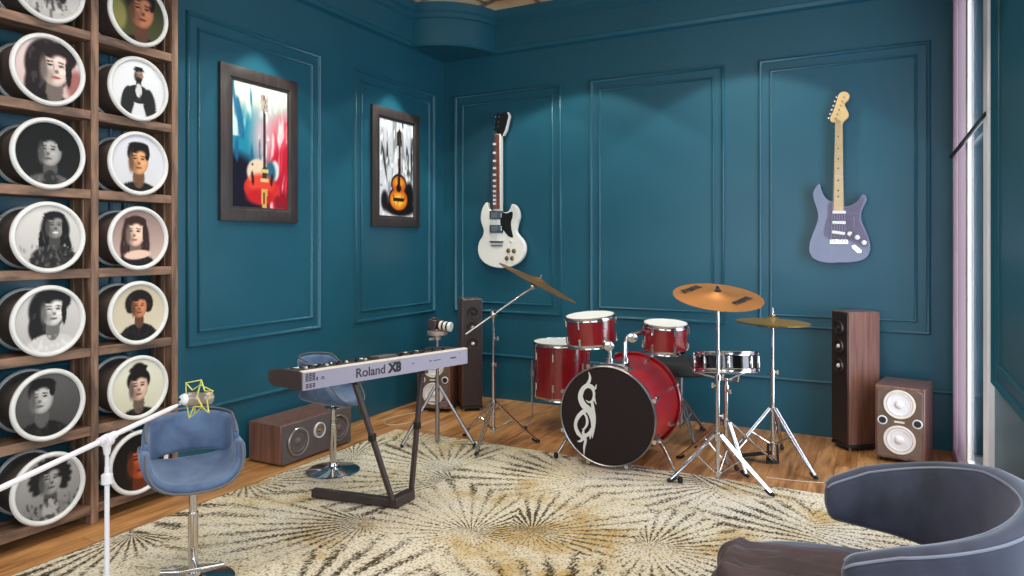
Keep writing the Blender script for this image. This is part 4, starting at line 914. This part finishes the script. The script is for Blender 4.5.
for i in range(36):
    a = 0.03+(KL-0.06)*(i+0.5)/36
    b = B(); w = (KL-0.06)/36*0.46; b.rings([[KP(a+s_*w, d, z) for s_, d, z in ((-1, 0.195, zz), (1, 0.195, zz), (1, 0.328, zz-0.004), (-1, 0.328, zz-0.004))] for zz in (0.043, 0.064)])
    out('white_key', b, M['white_g'], t, world=True, bevel=0.001)
    if i % 7 in (0, 1, 3, 4, 5) and i < 35:
        a2 = 0.03+(KL-0.06)*(i+1)/36; w = 0.0065; b = B()
        b.rings([[KP(a2+s_*w, d, z) for s_, d, z in ((-1, 0.196, zz), (1, 0.196, zz), (1, 0.275, zz-0.003), (-1, 0.275, zz-0.003))] for zz in (0.063, 0.075)])
        out('black_key', b, M['black'], t, world=True)
for i in range(14):
    a = 0.08+i*0.03; out('control_button' if i % 3 else 'slider', B().box(KP(a, 0.10+0.03*(i % 2), 0.094), (0.012, 0.012, 0.010), atan2(kd.y, kd.x)), M['cream'] if i % 4 == 0 else M['black'], t, world=True)
for i in range(9):
    a = 0.66+i*0.04; out('control_button', B().box(KP(a, 0.08+0.04*(i % 2), 0.092), (0.014, 0.012, 0.014), atan2(kd.y, kd.x)), M['black'], t, world=True)
out('display', B().rings([[KP(a, d, z) for d, z in ((0.06, 0.09), (0.06, 0.106), (0.16, 0.096), (0.16, 0.082))] for a in (0.50, 0.62)]), M['grill'], t, world=True, bevel=0.002)
def kmat(a, z, out_=-0.0085):
    m = Matrix((kd, V((0, 0, 1)), -kp)).transposed().to_4x4(); m.translation = KP(a, out_, z); return m
letter('Roland', 0.068, M['baffle'], t, kmat(0.398, 0.046), 'brand_lettering', 0.0012, 0.0008)
letter('X8', 0.068, M['matte'], t, kmat(0.556, 0.046), 'model_lettering', 0.0012, 0.0035)
letter('SYNTHESIZER', 0.011, M['baffle'], t, kmat(0.560, 0.076), 'small_lettering', 0.0008)
b = B()
def mark(a0, a1, z0, z1): b.rings([[KP(a, d, z) for d, z in ((-0.006, z0), (-0.0092, z0), (-0.0092, z1), (-0.006, z1))] for a in (a0, a1)])
for z in (0.012, 0.020, 0.028, 0.046, 0.054, 0.062, 0.070, 0.078):
    for q in range(3): mark(0.014+q*0.019+(0.002 if z < 0.03 else 0), 0.029+q*0.019, z, z+0.0052)
mark(0.075, 0.082, 0.045, 0.062); mark(0.10, 0.122, 0.047, 0.050); mark(0.105, 0.117, 0.054, 0.060)
mark(0.675, 0.69, 0.052, 0.057); mark(0.80, 0.815, 0.050, 0.056); mark(0.83, 0.885, 0.050, 0.054); mark(0.96, 1.005, 0.047, 0.055); mark(1.03, 1.036, 0.072, 0.077)
out('panel_marks', b, M['baffle'], t, world=True)
# stand: low foot bar and a V of two legs
sc_ = k0.lerp(k1, 0.56)
t = thing('keyboard_stand', 'dark metal V-shaped keyboard stand with a long floor bar on the rug', 'stand', (-2.37, 3.13, 0.0145))
ZR = 0.015
pA = V((-2.345, 3.05, ZR)); pB = V((-2.345, 3.22, ZR)); pdn = V((-1, -0.02, 0)).normalized()
b = B(); b.beam(pA+V((0, 0, 0.03)), pB+V((0, 0, 0.03)), 0.055, 0.055)
out('hub_block', b, M['case'], t, world=True, bevel=0.005)
out('floor_bar', B().beam(pA+V((-0.03, 0.02, 0.026)), V((-2.86, 2.985, ZR+0.026)), 0.045, 0.045), M['case'], t, world=True, bevel=0.004)
for p, a in ((pA, 0.345), (pB, 0.80)):
    e = KP(a, 0.06, -0.02)
    o = out('leg', B().beam(p+V((0, 0, 0.04)), e, 0.026, 0.024), M['case'], t, world=True, bevel=0.003)
    m = (p+V((0, 0, 0.04))).lerp(e, 0.55); out('clamp', B().beam(m+V((0, 0, -0.02)), m+V((0, 0, 0.02)), 0.034, 0.032), M['black'], o, world=True, bevel=0.003)
    s0 = KP(a, 0.015, -0.012); s1 = KP(a, 0.31, -0.022)
    out('support_arm', B().beam(s0, s1, 0.028, 0.018), M['case'], t, world=True, bevel=0.003)

# ------------------------------------------------------------------ bar stools
def stool(label, loc, rz, bh=0.0):
    t = thing('bar_stool', label, 'stool', loc, rz, 'blue velvet bar stools')
    # local front = -Y
    def seat(u, v):                       # u across, v front to back
        a = (u*2-1); ang = a*R(96); 
        W = 0.185; x = W*sin(ang)/sin(R(96))*1.0 if abs(ang) < pi/2 else W*(1 if a > 0 else -1)*(1+0.0*abs(a))
        z = 0.442+0.145*(abs(a)**2.6)+0.045*v**2*(1-abs(a)**2)
        half = 0.165*(1-0.55*abs(a)**2.2)
        y = -half*0.98+(2*half)*v+0.035*abs(a)**2
        return V((x, y, z))
    o = out('seat', B().grid(seat, 28, 12), M['blue'], t, solid=0.038, sub=1, bevel=0.0)
    pp = []
    pp = [seat(k/40, 0)+V((0, -0.002, 0.0)) for k in range(41)]
    out('seat_edge', B().tube([p+V((0, -0.019, -0.004)) for p in pp], 0.005, 8), M['welt'], t)
    def back(u, v):
        a = (u*2-1); ang = a*R(100); rx, ry = 0.182, 0.135
        x = rx*sin(ang)/sin(R(90)); y = 0.045+ry*cos(ang)
        zt = 0.690+bh-0.035*abs(a)**2.5-0.10*max(0, abs(a)-0.75)*2; zb = 0.498+0.02*(1-abs(a)**2)-0.02*abs(a)**3
        z = zb+(zt-zb)*v
        return V((x*(1-0.02*v), y+0.03*v*cos(ang), z))
    out('backrest', B().grid(back, 32, 8), M['blue'], t, solid=0.026, sub=1)
    loop = [back(k/40, 1)+V((0, 0, 0.012)) for k in range(41)]
    out('back_edge', B().tube(loop, 0.0045, 8), M['welt'], t)
    out('column', B().cyl((0, 0, 0.02), (0, 0, 0.30), 0.021).cyl((0, 0, 0.29), (0, 0, 0.420), 0.016).lathe([(0.05, 0.0), (0.055, 0.006), (0.02, 0.01)], (0, 0, 0.402), (0, 0, 1), 24), M['chrome'], t)
    out('base', B().lathe([(0.165, 0.0), (0.168, 0.004), (0.160, 0.009), (0.06, 0.018), (0.032, 0.035), (0.029, 0.05)], (0, 0, 0), (0, 0, 1), 64), M['chrome'], t)
    return t
s1 = stool('blue velvet bar stool in front of the wooden picture shelf', (-2.585, 1.985, 0.0145), face(0.86, -0.50))
out('footrest', B().tube([(-0.13, -0.075, 0.105), (-0.05, -0.12, 0.105), (0.10, -0.13, 0.105)], 0.008, 10).tube([(0, -0.02, 0.105), (0, -0.12, 0.105)], 0.008, 10), M['chrome'], s1)
s2 = stool('pale blue bar stool behind the keyboard', (-3.08, 3.39, 0.0145), face(0.90, 0.30), 0.035)
out('height_lever', B().tube([(0.02, 0, 0.33), (0.09, -0.01, 0.325), (0.12, -0.01, 0.31)], 0.006, 8), M['matte'], s2)

# ------------------------------------------------------------------ camera tripod by the corner
tc = V((-2.86, 4.25, 0)); rr_ = 0.0125
t = thing('tripod', 'grey metal tripod standing between keyboard and corner speakers', 'tripod', (tc.x, tc.y, 0.0))
out('pole', B().cyl(tc+V((0, 0, 0.02)), tc+V((0, 0, 0.50)), 0.016).cyl(tc+V((0, 0, 0.48)), tc+V((0, 0, 0.775)), 0.011), M['steel'], t, world=True)
for a, L in ((R(5), 0.30), (R(240), 0.28), (R(125), 0.28)):
    f = tc+V((cos(a)*L, sin(a)*L, 0.028)); j = tc+V((cos(a)*0.02, sin(a)*0.02, 0.42))
    o = out('leg', B().tube([j, f], 0.012, 10).tube([tc+V((0, 0, 0.30)), j.lerp(f, 0.25)], 0.006, 8), M['steel'], t, world=True); out('rubber_foot', B().ball(f, 0.014, 10), M['rubber'], o, world=True)
out('tripod_head', B().cyl(tc+V((0, 0, 0.765)), tc+V((0, 0, 0.80)), 0.03).lathe([(0.05, 0), (0.075, 0.006), (0.075, 0.03), (0.05, 0.036)], tc+V((0, 0, 0.795)), (0, 0, 1), 28).cyl(tc+V((0.0, 0, 0.78)), tc+V((-0.05, -0.03, 0.765)), 0.012), M['micg'], t, world=True)
cd = (right*0.9+V((0, 0, -0.12))-fwd*0.35).normalized(); cc = tc+V((0, 0, 0.874))+cd*0.02
t = thing('camera', 'small camera with cream-banded lens on the tripod', 'camera', tc+V((0, 0, 0.832)))
rotm = Matrix((cd, V((0, 0, 1)).cross(cd).normalized(), cd.cross(V((0, 0, 1)).cross(cd)).normalized())).transposed()
out('camera_body', B().box(cc-cd*0.045, (0.066, 0.085, 0.070), rot=rotm).box(cc-cd*0.045+V((0, 0, 0.040)), (0.04, 0.04, 0.018), rot=rotm), M['case'], t, world=True, bevel=0.01)
out('lens', B().lathe([(0.028, -0.02), (0.030, 0.0), (0.030, 0.085), (0.027, 0.09)], cc, cd, 32), M['black'], t, world=True)
for z0 in (0.004, 0.038): out('lens_band', B().lathe([(0.031, z0), (0.0335, z0+0.003), (0.0335, z0+0.016), (0.031, z0+0.019)], cc, cd, 32), M['cream'], t, world=True)
out('front_glass', B().lathe([(0.031, 0.072), (0.035, 0.076), (0.035, 0.094), (0.028, 0.096), (0.016, 0.093)], cc, cd, 32), M['cone'], t, world=True)
out('mount_plate', B().box(cc-cd*0.03+V((0, 0, -0.038)), (0.06, 0.05, 0.010), rot=rotm), M['micg'], t, world=True, bevel=0.003)

# ------------------------------------------------------------------ white microphone boom stand in front
pA = PT(-30, 502.5, 1.78); pE = PT(177, 405.5, 2.42)
def pxof(p): r = p.x*CA+p.y*SA; f = -p.x*SA+p.y*CA; return 512+F*r/f
lo, hi = 0.0, 1.0
for _ in range(40):
    m = (lo+hi)/2
    if pxof(pA.lerp(pE, m)) < 107: lo = m
    else: hi = m
pv = pA.lerp(pE, lo); bd = (pE-pA).normalized()
t = thing('microphone_stand', 'white microphone stand with a long slanting boom in front of the shelf', 'stand', (pv.x, pv.y, 0.0145))
out('pole', B().cyl((pv.x, pv.y, 0.02), (pv.x, pv.y, pv.z-0.09), 0.0072).cyl((pv.x, pv.y, pv.z-0.10), (pv.x, pv.y, pv.z-0.01), 0.006), M['pinkw'], t, world=True)
out('clutch', B().lathe([(0.009, -0.02), (0.0165, -0.015), (0.0165, 0.012), (0.009, 0.018)], (pv.x, pv.y, pv.z-0.125), (0, 0, 1), 20), M['pinkw'], t, world=True)
b = B(); b.tube([pv+V((0, 0, -0.05)), pv+V((0, 0, -0.012))], [0.009, 0.014], 14); b.lathe([(0.018, -0.014), (0.02, -0.01), (0.02, 0.01), (0.018, 0.014)], pv+V((0, 0, -0.006)), right.cross(V((0, 0, 1))), 24); b.cyl(pv, pv-fwd*0.03, 0.007)
b.tube([pv-bd*0.03, pv+bd*0.03], 0.0125, 14)
out('swivel', b, M['pinkw'], t, world=True)
out('boom_arm', B().tube([pA, pv, pE-bd*0.03, pE], [0.0085, 0.0085, 0.0080, 0.005], 14), M['pinkw'], t, world=True)
out('boom_tip', B().tube([pE-bd*0.01, pE+bd*0.055], 0.0042, 10), M['steel'], t, world=True)
out('base', B().lathe([(0.13, 0), (0.132, 0.006), (0.12, 0.014), (0.03, 0.022), (0.012, 0.04)], (pv.x, pv.y, 0.0145), (0, 0, 1), 48), M['pinkw'], t, world=True)
mc = pE+bd*0.045+V((0, 0, 0.006)); md_ = (right*0.52-V((0, 0, 0.16))+fwd*0.95).normalized()
t = thing('microphone', 'grey studio microphone in a yellow star-shaped shock mount above the front stool', 'microphone', mc)
out('microphone_body', B().lathe([(0.010, -0.012), (0.022, -0.008), (0.024, 0.01), (0.024, 0.045), (0.021, 0.049), (0.021, 0.075), (0.023, 0.079), (0.023, 0.096), (0.012, 0.102)], mc, md_, 28), M['micg'], t, world=True)
out('end_cap', B().lathe([(0.006, -0.024), (0.016, -0.021), (0.0205, -0.010), (0.0205, -0.004)], mc, md_, 24), M['white'], t, world=True)
out('socket', B().cyl(mc-md_*0.024-right*0.006, mc-md_*0.015-right*0.006, 0.005, seg=10), M['matte'], t, world=True)
xx, yy, dd = frame_of(md_)
def star(c, ro, ri, ph): return [c+(xx*cos(ph+pi*k/5)+yy*sin(ph+pi*k/5))*(ro if k % 2 == 0 else ri) for k in range(10)]
for q, ph in ((0.018, 0.3), (0.060, 0.75)):
    P = star(mc+md_*q, 0.066, 0.031, ph); out('elastic_star', B().tube(P+[P[0]], 0.0026, 6), M['yellow'], t, world=True)
P0, P1 = star(mc+md_*0.018, 0.066, 0.031, 0.3), star(mc+md_*0.060, 0.066, 0.031, 0.75)
for k in range(0, 10, 2): out('elastic_cord', B().tube([P0[k], P1[k]], 0.0020, 6), M['yellow'], t, world=True)

# ------------------------------------------------------------------ tub armchair with throw
aO = V((0.010, 2.333, 0)); aR = atan2(-0.125, -0.992)
t = thing('armchair', 'slate grey velvet tub armchair by the window side', 'armchair', (aO.x, aO.y, 0.0145), aR)
def path(s):                       # s -1 (far arm tip) .. 1 (near arm tip); returns centre, outward normal
    RX, RY, nx = 0.318, 0.325, 2.15; x_tip = 0.135
    def raw(q):
        if abs(q) > 0.72:
            f = (abs(q)-0.72)/0.28; return V((x_tip*f*1.0, (1 if q > 0 else -1)*(RY-0.012*f), 0))
        a = q/0.72*pi/2
        return V((-RX*abs(cos(a))**(2/nx), (1 if a > 0 else -1)*RY*abs(sin(a))**(2/nx), 0))
    c = raw(s); e = 0.004; d = (raw(min(1, s+e))-raw(max(-1, s-e))).normalized(); n = V((d.y, -d.x, 0))
    if n.dot(c-V((0.05, 0, 0))) < 0: n = -n
    return c, n
def shell_ring(s):
    c, n = path(s); q = abs(s); ht = 0.762-0.135*max(0, (q-0.22)/0.78)**1.15
    f = max(0.0, min(1.0, (q-0.45)/0.55)); lo_ = 0.452+0.045*f
    th = 0.072; sh_ = 0.0
    if q > 0.93:                   # round the arm end
        g = min(1.0, (q-0.93)/0.07); k = sqrt(max(0.0, 1-g*g)); mid = (ht+lo_)/2+0.01; ht = mid+(ht-mid)*(0.35+0.65*k); lo_ = mid+(lo_-mid)*(0.35+0.65*k); th *= (0.25+0.75*k)
    pts = []
    h = th/2; r = h*0.85; lean = 0.045*(1-f*0.6)
    def P(o, z): return V((c.x, c.y, 0))+n*(o+lean*(z-lo_)/0.3)+V((0, 0, z))
    for k in range(7): a = pi*k/6; pts.append(P(-h*cos(a), ht-r+r*sin(a)))
    pts += [P(h, (ht+lo_)/2), P(h*0.96, lo_+r)]
    for k in range(1, 6): a = pi*k/6; pts.append(P(h*0.9*cos(a), lo_+r-r*sin(a)))
    pts += [P(-h, lo_+r), P(-h, (ht+lo_)/2)]
    return pts
NS_ = 96; ss = []
for i in range(NS_+1):
    q = -1+2*i/NS_; ss.append(q)
out('shell', B().rings([shell_ring(q) for q in ss]), M['slate'], t, sharp=70)
for side, nm in ((-1, 'inner_piping'), (1, 'outer_piping')):
    P = []
    for i in range(161):
        q = -0.985+1.97*i/160; rg_ = shell_ring(q); P.append(rg_[1] if side < 0 else rg_[5])
    out(nm, B().tube([p+V((0, 0, 0.002)) for p in P], 0.0042, 6), M['piping'], t)
# seat cushion
def se(a, rx0, rx1, ry, n=3.2):
    c_, s_ = cos(a), sin(a); x = abs(c_)**(2/n); y = abs(s_)**(2/n); return (rx1 if c_ > 0 else -rx0)*x, (1 if s_ > 0 else -1)*ry*y
b = B(); rgs = []
for z, k in ((0.30, 0.93), (0.31, 0.98), (0.33, 1.0), (0.395, 1.0), (0.418, 0.985), (0.430, 0.955), (0.436, 0.88), (0.438, 0.5), (0.439, 0.02)):
    rgs.append([V((se(a, 0.275*k, 0.430*k, 0.262*k)[0], se(a, 0.275*k, 0.430*k, 0.262*k)[1], z)) for a in [2*pi*i/72+0.01 for i in range(72)]])
out('seat', B().rings(rgs), M['slate'], t, sharp=70)
out('seat_piping', B().tube([V((se(a, 0.27, 0.425, 0.258)[0], se(a, 0.27, 0.425, 0.258)[1], 0.42)) for a in [2*pi*i/72+0.01 for i in range(73)]], 0.005, 6), M['piping'], t)
out('seat_base', B().rings([[V((x*k, y*k, z)) for x, y in [se(2*pi*i/48+0.01, 0.25, 0.34, 0.24) for i in range(48)]] for z, k in ((0.19, 0.9), (0.20, 1.0), (0.301, 1.0))]), M['case'], t)
for sx, sy in ((0.26, 0.18), (0.26, -0.18), (-0.2, 0.18), (-0.2, -0.18)):
    out('leg', B().tube([(sx*1.1, sy*1.1, 0.0), (sx, sy, 0.20)], [0.012, 0.020], 14), M['walnut'], t)
b = B()
for sgn in (-1, 1): b.beam((-0.22, sgn*0.20, 0.28), (-0.30, sgn*0.235, 0.48), 0.04, 0.03)
out('shell_bracket', b, M['case'], t)
# throw blanket over the seat
m_arm = Matrix.Translation((aO.x, aO.y, 0.0145)) @ Matrix.Rotation(aR, 4, 'Z')
def throw(u, v):
    y = -0.150+0.40*v+0.02*(1-u)*(1-v)+0.012*sin(u*14)*(1-v)+0.012*sin(u*9+1)                     # far .. near
    L = -0.02+0.78*u+0.05*sin(v*7)*(1-u)-0.08*max(0, 0.45-v)**1.0*(1-u)*0
    start = -0.15+0.05*sin(v*3.4+0.4)
    Ls = start+u*0.88
    fr = 0.400-0.02*(2*v-1)**2
    fold = 0.022*(0.5+0.5*sin(6.5*(v*2.1+u*1.5)+2.2*sin(u*4+v*3)))+0.013*(0.5+0.5*noise.noise(V((u*5, v*6, 1.3))))+0.020*(1-abs(sin(8.5*(v+0.5*u+0.15*sin(5*u)))))**1.5
    fold += 0.012*noise.noise(V((u*9+v*4, v*10-u*3, 4.0))); fold *= min(1.0, 0.15+v*4.5)
    if Ls < fr: p = V((Ls, y, 0.436+fold*1.1+0.012*sin(pi*min(1, u*2.5))))
    else:
        e = Ls-fr; a = min(e/0.07, pi/2); p = V((fr+0.05*sin(a)+fold*0.9, y, 0.444-0.05*(1-cos(a))-max(0, e-0.11)+fold*(1.25*(1-a/1.5708)))) 
    return p
b = B().grid(throw, 90, 70); b.b.transform(m_arm)
tag(out('throw_blanket', b, M['throw'], solid=0.008, sharp=80), 'crumpled dark brown fleece throw lying over the armchair seat', 'blanket')

# thin cables on the floor
def cable(pts, lab):
    Q = []; P = [V(p) for p in pts]; N = len(P)
    for i in range(N-1):
        p0, p1, p2, p3 = P[max(i-1, 0)], P[i], P[i+1], P[min(i+2, N-1)]
        for j in range(8):
            s_ = j/8; Q.append(0.5*((2*p1)+(p2-p0)*s_+(2*p0-5*p1+4*p2-p3)*s_*s_+(3*p1-p0-3*p2+p3)*s_**3))
    tag(out('cable', B().tube(Q+[P[-1]], 0.0035, 6), M['cable']), lab, 'cable', 'thin pale cables on the floor')
cable([(-0.62, 4.58, 0.004), (-0.42, 4.60, 0.004), (-0.22, 4.66, 0.004), (-0.02, 4.72, 0.004), (0.10, 4.86, 0.004), (0.13, 5.24, 0.004)], 'thin pale cable on the floor from the brown speaker near the window')
cable([(-3.50, 5.05, 0.004), (-3.60, 4.82, 0.004), (-3.62, 4.60, 0.004), (-3.50, 4.50, 0.004), (-3.40, 4.62, 0.004), (-3.46, 4.78, 0.004)], 'thin pale looped cable on the floor by the corner speaker')

# ------------------------------------------------------------------ light
def area(name, loc, rot, sx, sy, e, col):
    l = bpy.data.lights.new(name, 'AREA'); l.shape = 'RECTANGLE'; l.size = sx; l.size_y = sy; l.energy = e; l.color = col
    o = bpy.data.objects.new(name, l); COL.objects.link(o); o.location = loc; o.rotation_euler = rot; return o
area('daylight_window_2', (XR+0.9, 0.6, 2.0), (0, R(83), 0), 3.0, 4.6, 220, (0.93, 0.95, 1.0))
area('daylight_window_1', (XR+0.16, 4.83, 1.65), (0, R(90), 0), 3.0, 1.55, 170, (0.86, 0.88, 1.0))
area('added_ceiling_fill', (-1.7, 0.9, ZC-0.03), (0, 0, 0), 1.6, 1.6, 30, (1.0, 0.95, 0.88))  # soft fill without a fixture, added to brighten the shelf cells
area('added_rear_fill', (-1.55, YF-0.6, 2.0), (R(84), 0, 0), 3.6, 2.8, 215, (0.95, 0.96, 1.0))  # frontal fill lamp outside the added rear opening
def spot(x, y, e, ang, col=(0.95, 1.0, 0.90), z=3.55, tilt=(0, 0)):
    l = bpy.data.lights.new('downlight', 'SPOT'); l.energy = e; l.spot_size = R(ang); l.spot_blend = 0.12; l.shadow_soft_size = 0.03; l.color = col
    o = bpy.data.objects.new('downlight', l); COL.objects.link(o); o.location = (x, y, z); o.rotation_euler = (tilt[0], tilt[1], 0)
for x in (-2.32, -0.94): spot(x, YB-0.85, 85, 100)
for y in (3.44, 4.93): spot(XL+0.28, y, 60, 66, z=3.20)
for y in (3.37, 4.80): spot(XL+0.95, y, 45, 100)
for x, y in ((-2.3, 2.6), (-1.0, 2.6), (-2.3, 0.8), (-1.0, 0.8)): spot(x, y, 60, 120, (1.0, 0.90, 0.78))
w = bpy.data.worlds.new('World'); scn.world = w; w.use_nodes = True
w.node_tree.nodes['Background'].inputs[0].default_value = (0.75, 0.85, 1.0, 1); w.node_tree.nodes['Background'].inputs[1].default_value = 0.8

# ------------------------------------------------------------------ camera
cam = bpy.data.cameras.new('camera'); co = bpy.data.objects.new('view_camera', cam); COL.objects.link(co)
co.location = (0, 0, 1.45); co.rotation_euler = (pi/2, 0, R(27.8)); cam.sensor_width = 36; cam.lens = F/1024*36; cam.shift_y = -42/1024; cam.clip_start = 0.05
scn.camera = co
scn.view_settings.view_transform = 'Standard'; scn.view_settings.look = 'None'; scn.view_settings.gamma = 1; scn.view_settings.use_curve_mapping = False
scn.view_settings.exposure = -0.22
scn.cycles.use_denoising = True; scn.cycles.sample_clamp_indirect = 4.0
